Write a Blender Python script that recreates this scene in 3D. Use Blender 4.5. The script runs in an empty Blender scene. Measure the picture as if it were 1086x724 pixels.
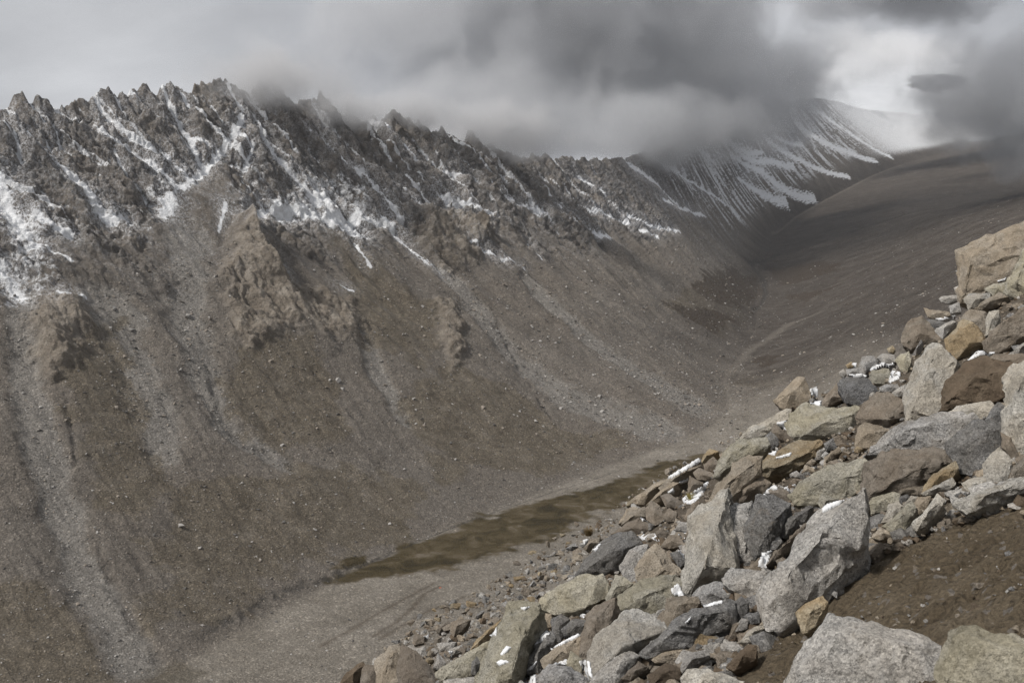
import bpy, bmesh, math, random
import numpy as np
from mathutils import Vector, noise as mnoise
from mathutils.bvhtree import BVHTree

# ------------------------------------------------------------------ camera, sky, sun, exposure
scene = bpy.context.scene
COL = scene.collection
W0, H0 = 1086.0, 724.0                      # pixel frame in which positions were measured
LENS = 35.0
FPX = LENS / 36.0 * W0
PITCH = math.radians(7.1)
cam = bpy.data.cameras.new('camera')
cam.lens = LENS; cam.sensor_width = 36.0
cam.clip_start = 0.2; cam.clip_end = 60000
cam.dof.use_dof = True; cam.dof.focus_distance = 11.0; cam.dof.aperture_fstop = 8.0
cam_o = bpy.data.objects.new('camera', cam); COL.objects.link(cam_o)
cam_o.location = (0, 0, 0)
cam_o.rotation_euler = (math.pi / 2 - PITCH, 0, 0)
scene.camera = cam_o

SUN_ELEV, SUN_AZ = math.radians(46), math.radians(-122)   # azimuth measured from +Y towards +X: left, a little behind
world = bpy.data.worlds.new('World'); scene.world = world; world.use_nodes = True
wt = world.node_tree; wt.nodes.clear()
def wn(t, **k):
    n = wt.nodes.new(t)
    for a, b in k.items(): setattr(n, a, b)
    return n
w_out = wn('ShaderNodeOutputWorld'); w_bg = wn('ShaderNodeBackground')
w_sky = wn('ShaderNodeTexSky', sky_type='NISHITA', sun_disc=False, sun_elevation=SUN_ELEV, sun_rotation=SUN_AZ)
w_sky.altitude = 4500
w_tc = wn('ShaderNodeTexCoord'); w_sep = wn('ShaderNodeSeparateXYZ')
wt.links.new(w_tc.outputs['Generated'], w_sep.inputs[0])
def wmath(op, a, b=None):
    n = wn('ShaderNodeMath', operation=op)
    for i, v in enumerate((a, b)):
        if v is None: continue
        if isinstance(v, (int, float)): n.inputs[i].default_value = v
        else: wt.links.new(v, n.inputs[i])
    return n.outputs[0]
zz = wmath('ADD', wmath('MAXIMUM', w_sep.outputs['Z'], 0.0), 0.30)
w_cmb = wn('ShaderNodeCombineXYZ')
wt.links.new(wmath('DIVIDE', w_sep.outputs['X'], zz), w_cmb.inputs['X'])
wt.links.new(wmath('DIVIDE', w_sep.outputs['Y'], zz), w_cmb.inputs['Y'])
CLOUD_SEED = 9.4
w_cmb.inputs['Z'].default_value = CLOUD_SEED
w_n1 = wn('ShaderNodeTexNoise'); w_n1.inputs['Scale'].default_value = 0.95; w_n1.inputs['Detail'].default_value = 7
w_n1.inputs['Roughness'].default_value = 0.47; w_n1.inputs['Distortion'].default_value = 0.35
wt.links.new(w_cmb.outputs[0], w_n1.inputs['Vector'])
w_rp = wn('ShaderNodeValToRGB')
for e, (p, c) in zip(w_rp.color_ramp.elements, ((0.33, (0.20, 0.204, 0.213)), (0.66, (0.54, 0.546, 0.558)))):
    e.position = p; e.color = (*c, 1)
wt.links.new(w_n1.outputs['Fac'], w_rp.inputs[0])
w_sk = wn('ShaderNodeMix', data_type='RGBA', blend_type='MULTIPLY'); w_sk.inputs[0].default_value = 1
wt.links.new(w_sky.outputs[0], w_sk.inputs[6]); w_sk.inputs[7].default_value = (0.1, 0.1, 0.1, 1)   # clear sky at strength 0.1
w_mx = wn('ShaderNodeMix', data_type='RGBA'); w_mx.inputs[0].default_value = 0.97                       # closed overcast in front of it
wt.links.new(w_sk.outputs[2], w_mx.inputs[6]); wt.links.new(w_rp.outputs[0], w_mx.inputs[7])
wt.links.new(w_mx.outputs[2], w_bg.inputs['Color']); w_bg.inputs['Strength'].default_value = 1.0
wt.links.new(w_bg.outputs[0], w_out.inputs['Surface'])

sun = bpy.data.lights.new('sun', 'SUN'); sun.energy = 3.1; sun.angle = math.radians(9); sun.color = (1.0, 0.95, 0.88)
sun_o = bpy.data.objects.new('sun', sun); COL.objects.link(sun_o)
sdir = Vector((math.sin(SUN_AZ) * math.cos(SUN_ELEV), math.cos(SUN_AZ) * math.cos(SUN_ELEV), math.sin(SUN_ELEV)))
sun_o.rotation_euler = sdir.to_track_quat('Z', 'Y').to_euler()
sun_o.location = (0, 0, 60)
scene.view_settings.view_transform = 'Standard'; scene.view_settings.look = 'None'
scene.view_settings.exposure = 0.38; scene.view_settings.gamma = 1.0
scene.view_settings.use_curve_mapping = False
HAZE = 1.5e-5
cy = scene.cycles
cy.use_denoising = True; cy.denoising_prefilter = 'FAST'
cy.max_bounces = 8; cy.diffuse_bounces = 2; cy.volume_bounces = 4; cy.glossy_bounces = 2
cy.volume_step_rate = 1.0; cy.volume_max_steps = 96
cy.caustics_reflective = False; cy.caustics_refractive = False

# ------------------------------------------------------------------ pixel helpers
CP, SP = math.cos(PITCH), math.sin(PITCH)
def rays(px, py):
    """directions with y (horizontal depth) = 1"""
    u = (np.asarray(px, float) - W0 / 2) / FPX; v = (H0 / 2 - np.asarray(py, float)) / FPX
    y = CP + SP * v; z = -SP + CP * v
    return np.stack([u / y, np.ones_like(u), z / y], -1)
def project(P):
    x, y, z = P[..., 0], P[..., 1], P[..., 2]
    d = y * CP - z * SP; h = y * SP + z * CP
    d = np.where(d < 0.05, 0.05, d)
    return W0 / 2 + x / d * FPX, H0 / 2 - h / d * FPX
def at_depth(px, py, d): return rays(px, py) * d
def at_height(px, py, z):
    r = rays(px, py); return r * (z / r[..., 2])[..., None] if r.ndim > 1 else r * (z / r[2])

# ------------------------------------------------------------------ noise in numpy
def _hash(i, j, k, seed):
    h = (i.astype(np.uint32) * np.uint32(374761393) + j.astype(np.uint32) * np.uint32(668265263)
         + k.astype(np.uint32) * np.uint32(2246822519) + np.uint32((seed * 3266489917) & 0xffffffff))
    h ^= h >> np.uint32(15); h *= np.uint32(2246822519); h ^= h >> np.uint32(13); h *= np.uint32(3266489917); h ^= h >> np.uint32(16)
    return h
_G = np.array([[1,1,0],[-1,1,0],[1,-1,0],[-1,-1,0],[1,0,1],[-1,0,1],[1,0,-1],[-1,0,-1],[0,1,1],[0,-1,1],[0,1,-1],[0,-1,-1],
               [1,1,0],[-1,1,0],[0,-1,1],[0,-1,-1]], np.float32)
def perlin(x, y, z=None, seed=0):
    x = np.asarray(x, np.float64); y = np.asarray(y, np.float64)
    z = np.zeros_like(x) if z is None else np.broadcast_to(np.asarray(z, np.float64), x.shape)
    xi = np.floor(x); yi = np.floor(y); zi = np.floor(z)
    xf = (x - xi).astype(np.float32); yf = (y - yi).astype(np.float32); zf = (z - zi).astype(np.float32)
    xi = xi.astype(np.int64); yi = yi.astype(np.int64); zi = zi.astype(np.int64)
    u = xf * xf * xf * (xf * (xf * 6 - 15) + 10); v = yf * yf * yf * (yf * (yf * 6 - 15) + 10); w = zf * zf * zf * (zf * (zf * 6 - 15) + 10)
    r = 0
    for a in (0, 1):
        for b in (0, 1):
            for c in (0, 1):
                g = _G[_hash(xi + a, yi + b, zi + c, seed) & np.uint32(15)]
                d = g[..., 0] * (xf - a) + g[..., 1] * (yf - b) + g[..., 2] * (zf - c)
                r = r + d * (u if a else 1 - u) * (v if b else 1 - v) * (w if c else 1 - w)
    return r
def fbm(x, y, z=None, oct=4, seed=0, gain=0.5):
    s = 0; a = 1.0; f = 1.0; n = 0
    for o in range(oct):
        s = s + a * perlin(x * f, y * f, None if z is None else z * f, seed + o * 17); n += a; a *= gain; f *= 2.03
    return s / n
def ridged(x, y, z=None, oct=4, seed=0, gain=0.5):
    s = 0; a = 1.0; f = 1.0; n = 0
    for o in range(oct):
        s = s + a * (1 - 2.2 * np.abs(perlin(x * f, y * f, None if z is None else z * f, seed + o * 13))); n += a; a *= gain; f *= 2.07
    return s / n
def sstep(a, b, x):
    t = np.clip((x - a) / (b - a), 0, 1); return t * t * (3 - 2 * t)
def catmull(xs, ys, q):
    """smooth interpolation of control rows ys at parameters xs"""
    xs = np.asarray(xs, float); ys = np.asarray(ys, float)
    m = np.gradient(ys, xs, axis=0)
    i = np.clip(np.searchsorted(xs, q) - 1, 0, len(xs) - 2)
    h = (xs[i + 1] - xs[i]); t = (q - xs[i]) / h
    sh = (slice(None),) + (None,) * (ys.ndim - 1)
    t = t[sh]; h = h[sh]
    return ((2*t**3-3*t**2+1)*ys[i] + (t**3-2*t**2+t)*h*m[i] + (-2*t**3+3*t**2)*ys[i+1] + (t**3-t**2)*h*m[i+1])

# ------------------------------------------------------------------ node helpers
class NT:
    def __init__(s, name):
        s.m = bpy.data.materials.new(name); s.m.use_nodes = True
        s.t = s.m.node_tree; s.b = s.t.nodes['Principled BSDF']; s.b.inputs['Roughness'].default_value = 0.9
        s.b.inputs['Specular IOR Level'].default_value = 0.15
    def n(s, t, **k):
        n = s.t.nodes.new(t)
        for a, b in k.items(): setattr(n, a, b)
        return n
    def put(s, v, sock):
        if isinstance(v, bpy.types.NodeSocket): s.t.links.new(v, sock)
        elif isinstance(v, tuple) and len(v) == 3 and sock.type == 'RGBA': sock.default_value = (*v, 1)
        else: sock.default_value = v
    def attr(s, name): return s.n('ShaderNodeAttribute', attribute_name=name).outputs['Fac']
    def math(s, op, a, b=0.0, clamp=False):
        n = s.n('ShaderNodeMath', operation=op, use_clamp=clamp); s.put(a, n.inputs[0]); s.put(b, n.inputs[1]); return n.outputs[0]
    def mix(s, f, a, b, blend='MIX'):
        n = s.n('ShaderNodeMix', data_type='RGBA', blend_type=blend); s.put(f, n.inputs[0]); s.put(a, n.inputs[6]); s.put(b, n.inputs[7]); return n.outputs[2]
    def noise(s, vec, scale, detail=3.0, rough=0.55, dist=0.0):
        n = s.n('ShaderNodeTexNoise'); s.put(vec, n.inputs['Vector']); n.inputs['Scale'].default_value = scale
        n.inputs['Detail'].default_value = detail; n.inputs['Roughness'].default_value = rough; n.inputs['Distortion'].default_value = dist
        return n.outputs['Fac']
    def voro(s, vec, scale, out='Color', feature='F1', rand=1.0):
        n = s.n('ShaderNodeTexVoronoi', feature=feature); s.put(vec, n.inputs['Vector']); n.inputs['Scale'].default_value = scale
        n.inputs['Randomness'].default_value = rand
        return n.outputs[out]
    def ramp(s, f, stops, interp='LINEAR'):
        n = s.n('ShaderNodeValToRGB'); n.color_ramp.interpolation = interp
        e = n.color_ramp.elements
        while len(e) < len(stops): e.new(0.5)
        for el, (p, c) in zip(e, stops):
            el.position = p; el.color = (*(c if isinstance(c, tuple) else (c, c, c)), 1)
        s.put(f, n.inputs[0]); return n.outputs[0]
    def sep(s, col):
        n = s.n('ShaderNodeSeparateColor'); s.put(col, n.inputs[0]); return n.outputs[0]
    def bump(s, h, strength=0.5, dist=0.1, nrm=None):
        n = s.n('ShaderNodeBump'); n.inputs['Strength'].default_value = strength; n.inputs['Distance'].default_value = dist
        s.put(h, n.inputs['Height'])
        if nrm is not None: s.put(nrm, n.inputs['Normal'])
        return n.outputs[0]
    def done(s, col, nrm=None):
        s.put(col, s.b.inputs['Base Color'])
        if nrm is not None: s.put(nrm, s.b.inputs['Normal'])
        return s.m

def mesh_obj(name, V, F, mat, attrs=None, smooth=True, parent=None, **props):
    """V (n,3); F (m,k) index array with fixed k"""
    me = bpy.data.meshes.new(name)
    V = np.ascontiguousarray(V, np.float32); F = np.ascontiguousarray(F, np.int32); k = F.shape[1]
    me.vertices.add(len(V)); me.vertices.foreach_set('co', V.ravel())
    me.loops.add(F.size); me.loops.foreach_set('vertex_index', F.ravel())
    me.polygons.add(len(F)); me.polygons.foreach_set('loop_start', np.arange(0, F.size, k, dtype=np.int32))
    me.update(calc_edges=True)
    me.polygons.foreach_set('use_smooth', np.full(len(F), smooth))
    for a, d in (attrs or {}).items():
        at = me.attributes.new(a, 'FLOAT', 'POINT'); at.data.foreach_set('value', np.ascontiguousarray(d, np.float32))
    me.materials.append(mat); me.validate()
    o = bpy.data.objects.new(name, me); COL.objects.link(o)
    if parent is not None: o.parent = parent
    for a, b in props.items(): o[a] = b
    return o
def grid_faces(ni, nj):
    a = np.arange(ni * nj).reshape(ni, nj)
    return np.stack([a[:-1, :-1], a[1:, :-1], a[1:, 1:], a[:-1, 1:]], -1).reshape(-1, 4)
def sub_obj(name, V, F, sel, mat, attrs, **props):
    f = F[sel]
    if len(f) == 0: return None
    ids, inv = np.unique(f, return_inverse=True)
    return mesh_obj(name, V[ids], inv.reshape(f.shape), mat, {k: v[ids] for k, v in attrs.items()}, **props)

# ================================================================== THE VALLEY
# cross sections of the valley: ridge crest C (px, py, depth), left toe A (px, py, height or depth), right toe B, samples to next
SEC = [  # C                    A                     B            n
 ((-330, 120, 1250), (-260, 900, -352, 0), (-60, 1000), 50),
 ((-120, 112, 1320), (-40, 815, -351, 0), (120, 880), 80),
 ((0, 111, 1390),    (120, 745, -350, 0), (260, 800), 130),
 ((130, 106, 1530),   (270, 660, -350, 0), (400, 715), 125),
 ((245, 95, 1680),   (430, 580, -350, 0), (540, 630), 140),
 ((385, 124, 1930),  (650, 493, -345, 0), (710, 528), 100),
 ((480, 146, 2150),  (745, 456, -332, 0), (785, 475), 75),
 ((560, 166, 2400),  (772, 428, -320, 0), None, 50),
 ((610, 170, 2650),  (770, 395, -300, 0), None, 45),
 ((655, 168, 3000),  (800, 350, -268, 0), None, 55),
 ((705, 155, 3800),  (806, 300, -208, 0), None, 55),
 ((760, 136, 4500),  (832, 238, 0, 5000), None, 50),
 ((815, 116, 5600),  (890, 204, 0, 6000), None, 45),
 ((858, 104, 6600),  (945, 178, 0, 6900), None, 32),
 ((888, 108, 7500),  (985, 166, 0, 7500), None, 28),
 ((925, 117, 8300),  (1005, 160, 0, 8000), None, 22),
 ((990, 122, 9200),  (1030, 150, 0, 8700), None, 10)]
nk = len(SEC)
Ck = np.array([at_depth(*s[0]) for s in SEC])
Ak = np.array([at_depth(s[1][0], s[1][1], s[1][3]) if s[1][3] else at_height(s[1][0], s[1][1], s[1][2]) for s in SEC])
tang = np.gradient(Ak[:, :2], axis=0); tang /= np.linalg.norm(tang, axis=1)[:, None]
perp = np.stack([tang[:, 1], -tang[:, 0]], 1)
Bk = Ak.copy()
for i, s in enumerate(SEC):
    if s[2] is not None: Bk[i] = at_height(s[2][0], s[2][1], Ak[i, 2] + 1)
    else: Bk[i, :2] += perp[i] * (34 if i < 12 else 60); Bk[i, 2] += 1
Dk = Bk.copy()
rise = np.interp(np.arange(nk), [0, 6, 9, 10, 11, 12, 16], [640, 640, 430, 340, 160, 110, 100])
Dk[:, :2] += perp * 1050; Dk[:, 2] += rise
par = np.concatenate([[0], np.cumsum([s[3] for s in SEC[:-1]])]).astype(float)
NS = int(par[-1]) + 1
q = np.arange(NS, dtype=float)
Cs, As, Bs, Ds = (catmull(par, M, q) for M in (Ck, Ak, Bk, Dk))
NB, NL, NF, NR = 12, 540, 56, 170
tL = np.concatenate([np.linspace(1.10, 1.0, NB, endpoint=False), np.linspace(1, 0, NL, endpoint=False)])   # behind the crest, then down
tF = np.linspace(0, 1, NF, endpoint=False); tR = np.linspace(0, 1, NR) ** 1.15
NT_ = NB + NL + NF + NR
tl = tL[None, :, None]
pl = np.clip(tL, 0, 1)
pf = 0.30 * pl ** 2.3 + 0.70 * pl ** 1.12
prof = np.where(tL <= 1, pf, 1 - (tL - 1) * 5.0)
L3 = As[:, None] * (1 - tl) + Cs[:, None] * tl
L3[..., 2] = As[:, None, 2] + (Cs[:, None, 2] - As[:, None, 2]) * prof
F3 = As[:, None] * (1 - tF[None, :, None]) + Bs[:, None] * tF[None, :, None]
pr = np.where(tR < 0.5, 0.55 * (tR / 0.5) ** 1.35, 0.55 + 0.45 * (tR - 0.5) / 0.5)
R3 = Bs[:, None] * (1 - tR[None, :, None]) + Ds[:, None] * tR[None, :, None]
R3[..., 2] = Bs[:, None, 2] + (Ds[:, None, 2] - Bs[:, None, 2]) * pr
BASE = np.concatenate([L3, F3, R3], 1)                                    # NS x NT x 3
Tl = np.concatenate([tL, np.zeros(NF + NR)])[None].repeat(NS, 0)           # height fraction on the left wall
Tr = np.concatenate([np.zeros(NB + NL + NF), tR])[None].repeat(NS, 0)
onF = np.zeros((NS, NT_), bool); onF[:, NB + NL:NB + NL + NF] = True
onL = np.zeros((NS, NT_), bool); onL[:, :NB + NL] = True
onR = np.zeros((NS, NT_), bool); onR[:, NB + NL + NF:] = True
mid = 0.5 * (As + Cs)
Sm = np.concatenate([[0], np.cumsum(np.linalg.norm(np.diff(mid[:, :2], axis=0), axis=1))])[:, None].repeat(NT_, 1)   # metres along the ridge
LEN = np.linalg.norm((Cs - As)[:, :2], axis=1)[:, None]
Hm = Tl * LEN                                                              # metres up the slope (plan)
X, Y, Z = BASE[..., 0].copy(), BASE[..., 1].copy(), BASE[..., 2].copy()
BPX, BPY = project(BASE)

# ---- pixel -> place on the undisturbed valley surface
cs_ = (slice(0, NS, 3), slice(NB, NT_, 3))
c_px, c_py, c_pos = BPX[cs_].ravel(), BPY[cs_].ravel(), BASE[cs_].reshape(-1, 3)
c_reg = np.where(onL[cs_], 0, np.where(onF[cs_], 1, 2)).ravel()
near_ok = np.linalg.norm(c_pos[:, :2], axis=1) > 420
def place(px, py, reg=None):
    d = (c_px - px) ** 2 + (c_py - py) ** 2 + np.where(near_ok, 0, 1e9)
    if reg is not None: d = d + np.where(np.isin(c_reg, reg), 0, 1e6)
    i = int(np.argmin(d)); return c_pos[i]
TILE = {'P': (0, 0, 1.0), 'M1': (0, 60, 2.682), 'M2': (340, 60, 2.682), 'M3': (700, 0, 2.785), 'C1': (0, 80, 4.023), 'C2': (180, 200, 3.62),
        'C3': (0, 260, 3.62), 'C4': (600, 220, 3.29), 'C7': (120, 560, 3.62), 'B7': (340, 620, 6.96)}
def tp(tile, pts):
    ox, oy, s = TILE[tile]; return [(ox + p[0] / s, oy + p[1] / s) for p in pts]
def seg_dist(P2, a, b):
    ab = b - a; t = np.clip(((P2 - a) @ ab) / max(ab @ ab, 1e-6), 0, 1)
    return np.linalg.norm(P2 - (a + t[:, None] * ab), axis=1), t
XY = np.stack([X, Y], -1).reshape(-1, 2)
def line_mask(tile, pts, w0, w1, reg=(0,), wob=None, soft=0.5):
    """0..1 along a stroke traced on the photograph and laid on the ground; widths in photo pixels"""
    W = [place(x, y, reg) for x, y in tp(tile, pts)]
    out = np.zeros(len(XY), np.float32); n = len(W) - 1
    for i in range(n):
        a, b = W[i], W[i + 1]
        wa = (w0 + (w1 - w0) * i / n) * 0.5 * a[1] / FPX; wb = (w0 + (w1 - w0) * (i + 1) / n) * 0.5 * b[1] / FPX
        r = max(wa, wb) * 2.2 + 6
        lo = np.minimum(a, b)[:2] - r; hi = np.maximum(a, b)[:2] + r
        k = np.nonzero(((XY > lo) & (XY < hi)).all(1))[0]
        if not len(k): continue
        d, t = seg_dist(XY[k], a[:2], b[:2]); w = wa + (wb - wa) * t
        if wob is not None: d = d + wob[k] * w
        out[k] = np.maximum(out[k], 1 - sstep(1 - soft, 1 + soft, d / w))
    return out.reshape(NS, NT_)
def poly_mask(tile, pts, reg=(0, 1, 2), soft=8.0, wob=None, wamp=0):
    W = np.array([place(x, y, reg)[:2] for x, y in tp(tile, pts)])
    r = soft * 2 + 10 + wamp
    k = np.nonzero(((XY > W.min(0) - r) & (XY < W.max(0) + r)).all(1))[0]
    out = np.zeros(len(XY), np.float32)
    if not len(k): return out.reshape(NS, NT_)
    p = XY[k]; ins = np.zeros(len(k), bool); dist = np.full(len(k), 1e9)
    for i in range(len(W)):
        a, b = W[i], W[(i + 1) % len(W)]
        c = ((a[1] > p[:, 1]) != (b[1] > p[:, 1]))
        xx = (b[0] - a[0]) * (p[:, 1] - a[1]) / (b[1] - a[1] + 1e-12) + a[0]
        ins ^= c & (p[:, 0] < xx)
        dist = np.minimum(dist, seg_dist(p, a, b)[0])
    sd = np.where(ins, -dist, dist)
    if wob is not None: sd = sd + wob[k] * wamp
    out[k] = 1 - sstep(-soft, soft, sd)
    return out.reshape(NS, NT_)

wob_s = fbm(X / 14, Y / 14, Z / 14, 3, 5).ravel() * 1.6          # ragged edges for narrow strokes
wob_l = fbm(X / 45, Y / 45, Z / 45, 4, 9).ravel() * 2.0          # and for wide patches

# ---- where bare rock stands
ONL = onL.astype(np.float32)
obl = Sm + 0.75 * Hm                                             # the ribs run obliquely down to the right
rock_n = fbm(obl / 130, Hm / 260, None, 4, 21)
near_k = 1 - sstep(2300, 3400, Y)
rock = ONL * sstep(0.60, 0.72, Tl + 0.22 * rock_n + 0.03 * fbm(X / 20, Y / 20, Z / 20, 3, 3))
gap = poly_mask('P', [(150, 250), (190, 190), (240, 185), (262, 225), (235, 290), (160, 300)], (0,), 22, wob_l, 14)    # scree runs high up here
rock = np.clip(rock * (1 - gap), 0, 1)
CRAGS = [('tawny pyramid crag jutting from the middle of the left slope', 'P',
          [(264, 232), (287, 268), (302, 293), (332, 308), (372, 322), (386, 350), (352, 365), (322, 352), (292, 352), (262, 372), (238, 332), (238, 285)], 13),
         ('small broken crag with grey face above the left scree chute', 'P',
          [(55, 318), (88, 316), (102, 348), (80, 372), (55, 398), (36, 372), (30, 342)], 16),
         ('little pale rock knob low on the slope right of the pyramid crag', 'P',
          [(462, 318), (480, 318), (494, 380), (480, 392), (466, 368)], 13),
         ('brown cliff block below the snow patch on the right shoulder', 'P',
          [(452, 228), (490, 213), (524, 236), (506, 272), (470, 290), (448, 262)], 16)]
crag_masks = [poly_mask(t, p, (0,), 11, wob_l + 0.5 * wob_s, 14) for _, t, p, _h in CRAGS]
crag = np.clip(sum(crag_masks), 0, 1)

# ---- scree chutes, vegetation, meadow, stream, tracks (colour of the ground itself)
chute = np.zeros((NS, NT_), np.float32); cut = np.zeros_like(chute)
for pts, a, b in [([(22, 300), (24, 400), (50, 500), (85, 600), (140, 700)], 26, 50), ([(195, 250), (200, 330), (215, 400), (240, 450), (300, 492)], 46, 30),
                  ([(470, 290), (560, 390), (610, 425), (690, 450)], 26, 60), ([(385, 345), (400, 400), (432, 445)], 18, 22), ([(120, 330), (160, 430), (170, 480)], 60, 40),
                  ([(560, 300), (650, 380), (740, 430)], 20, 50)]:
    chute = np.maximum(chute, line_mask('P', pts, a, b, (0, 1), wob_l * 0.5, 0.55))
for pts, a, b in [([(70, 420), (85, 520), (120, 620), (165, 700)], 6, 12), ([(214, 350), (226, 420), (245, 455), (285, 485)], 7, 9), ([(470, 300), (530, 350), (600, 415)], 5, 5),
                  ([(520, 330), (560, 400), (590, 450)], 5, 5), ([(330, 390), (380, 450)], 5, 5), ([(620, 290), (700, 340), (760, 360)], 4, 4)]:
    cut = np.maximum(cut, line_mask('P', pts, a, b, (0, 1), wob_s * 0.9 + wob_l * 0.4, 0.9))
cut *= sstep(-0.25, 0.25, fbm(X / 30, Y / 30, None, 3, 141))
veg = np.zeros_like(chute)
for pts, s, amp in [([(60, 365), (130, 340), (140, 420), (190, 520), (150, 580), (105, 520), (75, 440)], 10, 22),
               ([(245, 370), (330, 360), (370, 420), (370, 470), (300, 480), (240, 440)], 12, 20),
               ([(170, 520), (260, 500), (380, 500), (470, 520), (430, 570), (330, 600), (230, 650), (160, 660)], 14, 30),
               ([(-60, 620), (40, 625), (90, 660), (120, 740), (-60, 780)], 8, 16),
               ([(470, 380), (560, 420), (600, 460), (660, 465), (590, 505), (480, 500), (420, 440)], 14, 26),
               ([(760, 290), (800, 300), (800, 340), (760, 355), (705, 325)], 10, 18), ([(720, 330), (790, 345), (765, 360)], 8, 10),
               ([(350, 240), (470, 330), (450, 400), (370, 350)], 20, 40)]:
    veg = np.maximum(veg, poly_mask('P', pts, (0, 1), s, wob_l, amp))
veg_d = np.zeros_like(chute)
for pts, s, amp in [([(585, 470), (655, 452), (662, 468), (600, 498), (585, 490)], 6, 14), ([(440, 470), (500, 500), (470, 520)], 8, 14),
                    ([(770, 405), (830, 385), (900, 375), (880, 395), (800, 412)], 6, 12), ([(230, 575), (285, 600), (275, 625), (240, 600)], 6, 10)]:
    veg_d = np.maximum(veg_d, poly_mask('P', pts, (0, 1, 2), s, wob_l, amp))
veg = np.maximum(veg, veg_d * 0.9)
RIGHTV = (onR * sstep(0.0, 0.12, Tr + 0.08 * fbm(X / 50, Y / 50, None, 3, 145)) * sstep(1200, 1700, Y)
          + (onF | onR) * sstep(1500, 2100, Y + 300 * fbm(X / 80, Y / 80, None, 4, 147))
          + onL * (1 - sstep(0.04, 0.42, Tl + 0.25 * fbm(X / 120, Y / 120, None, 4, 149))) * sstep(1550, 2500, Y + 250 * fbm(X / 80, Y / 80, None, 4, 147))).clip(0, 1)
meadow = poly_mask('P', [(350, 618), (420, 585), (480, 560), (560, 535), (640, 512), (720, 488), (760, 480), (700, 515), (640, 545), (580, 575), (520, 590), (460, 608), (400, 614)], (0, 1, 2), 6, wob_l + 0.6 * wob_s, 17)
meadow = np.maximum(meadow, poly_mask('C7', [(80, 590), (160, 545), (260, 525), (340, 550), (300, 600), (160, 640)], (0, 1, 2), 8, wob_l, 9) * 0.45)
meadow = np.maximum(meadow, poly_mask('C7', [(830, 165), (890, 120), (970, 110), (975, 125), (900, 155)], (0, 1, 2), 2, wob_l, 3))
stream = line_mask('C7', [(300, 430), (420, 365), (560, 300), (680, 240), (780, 215), (850, 185), (900, 155), (1000, 135), (1086, 90)], 11, 5, (0, 1), wob_s * 1.3 + wob_l * 0.5, 0.8)
stream *= sstep(-0.3, 0.15, fbm(X / 9, Y / 9, None, 3, 143))
stream = np.maximum(stream, line_mask('P', [(430, 582), (500, 552), (580, 525), (660, 498)], 3, 2, (0, 1), wob_s * 0.5, 0.6) * 0.6)
stream = np.maximum(stream, line_mask('C4', [(660, 360), (690, 330), (700, 300), (690, 240), (640, 190), (740, 160)], 4.5, 6, (0, 1, 2), wob_s, 0.8))
track = np.zeros_like(chute)
for pts in ([(0, 460), (200, 350), (400, 240), (560, 140), (720, 50), (830, 0)], [(390, 395), (480, 340), (560, 280), (700, 150), (780, 70), (860, 5)],
            [(430, 385), (520, 345), (620, 300), (740, 245), (820, 200), (940, 140), (1060, 95)]):
    track = np.maximum(track, line_mask('B7', pts, 7.0, 5.0, (1, 2), wob_s * 0.3, 0.5))

pale = line_mask('P', [(742, 452), (765, 425), (768, 402), (795, 372), (835, 345), (870, 332)], 14, 8, (0, 1, 2), wob_l * 0.8 + wob_s * 0.5, 0.9)
pale = np.maximum(pale, 0.6 * line_mask('C4', [(560, 640), (530, 590), (540, 560), (620, 530), (760, 480)], 8, 5, (0, 1, 2), wob_l * 0.6, 0.9))
pale = np.maximum(pale, 0.8 * line_mask('M3', [(330, 690), (400, 640), (460, 605), (540, 565), (620, 525), (710, 490)], 3.0, 2.5, (0, 1, 2), wob_s, 0.9))
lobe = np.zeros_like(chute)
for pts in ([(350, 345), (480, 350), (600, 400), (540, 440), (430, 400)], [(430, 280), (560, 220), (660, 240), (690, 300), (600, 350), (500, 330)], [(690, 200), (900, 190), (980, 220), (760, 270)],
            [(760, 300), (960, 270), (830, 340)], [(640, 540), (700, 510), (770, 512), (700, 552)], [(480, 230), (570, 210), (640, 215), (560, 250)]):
    lobe = np.maximum(lobe, poly_mask('C4', pts, (0, 1, 2), 12, wob_l, 22))
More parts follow.
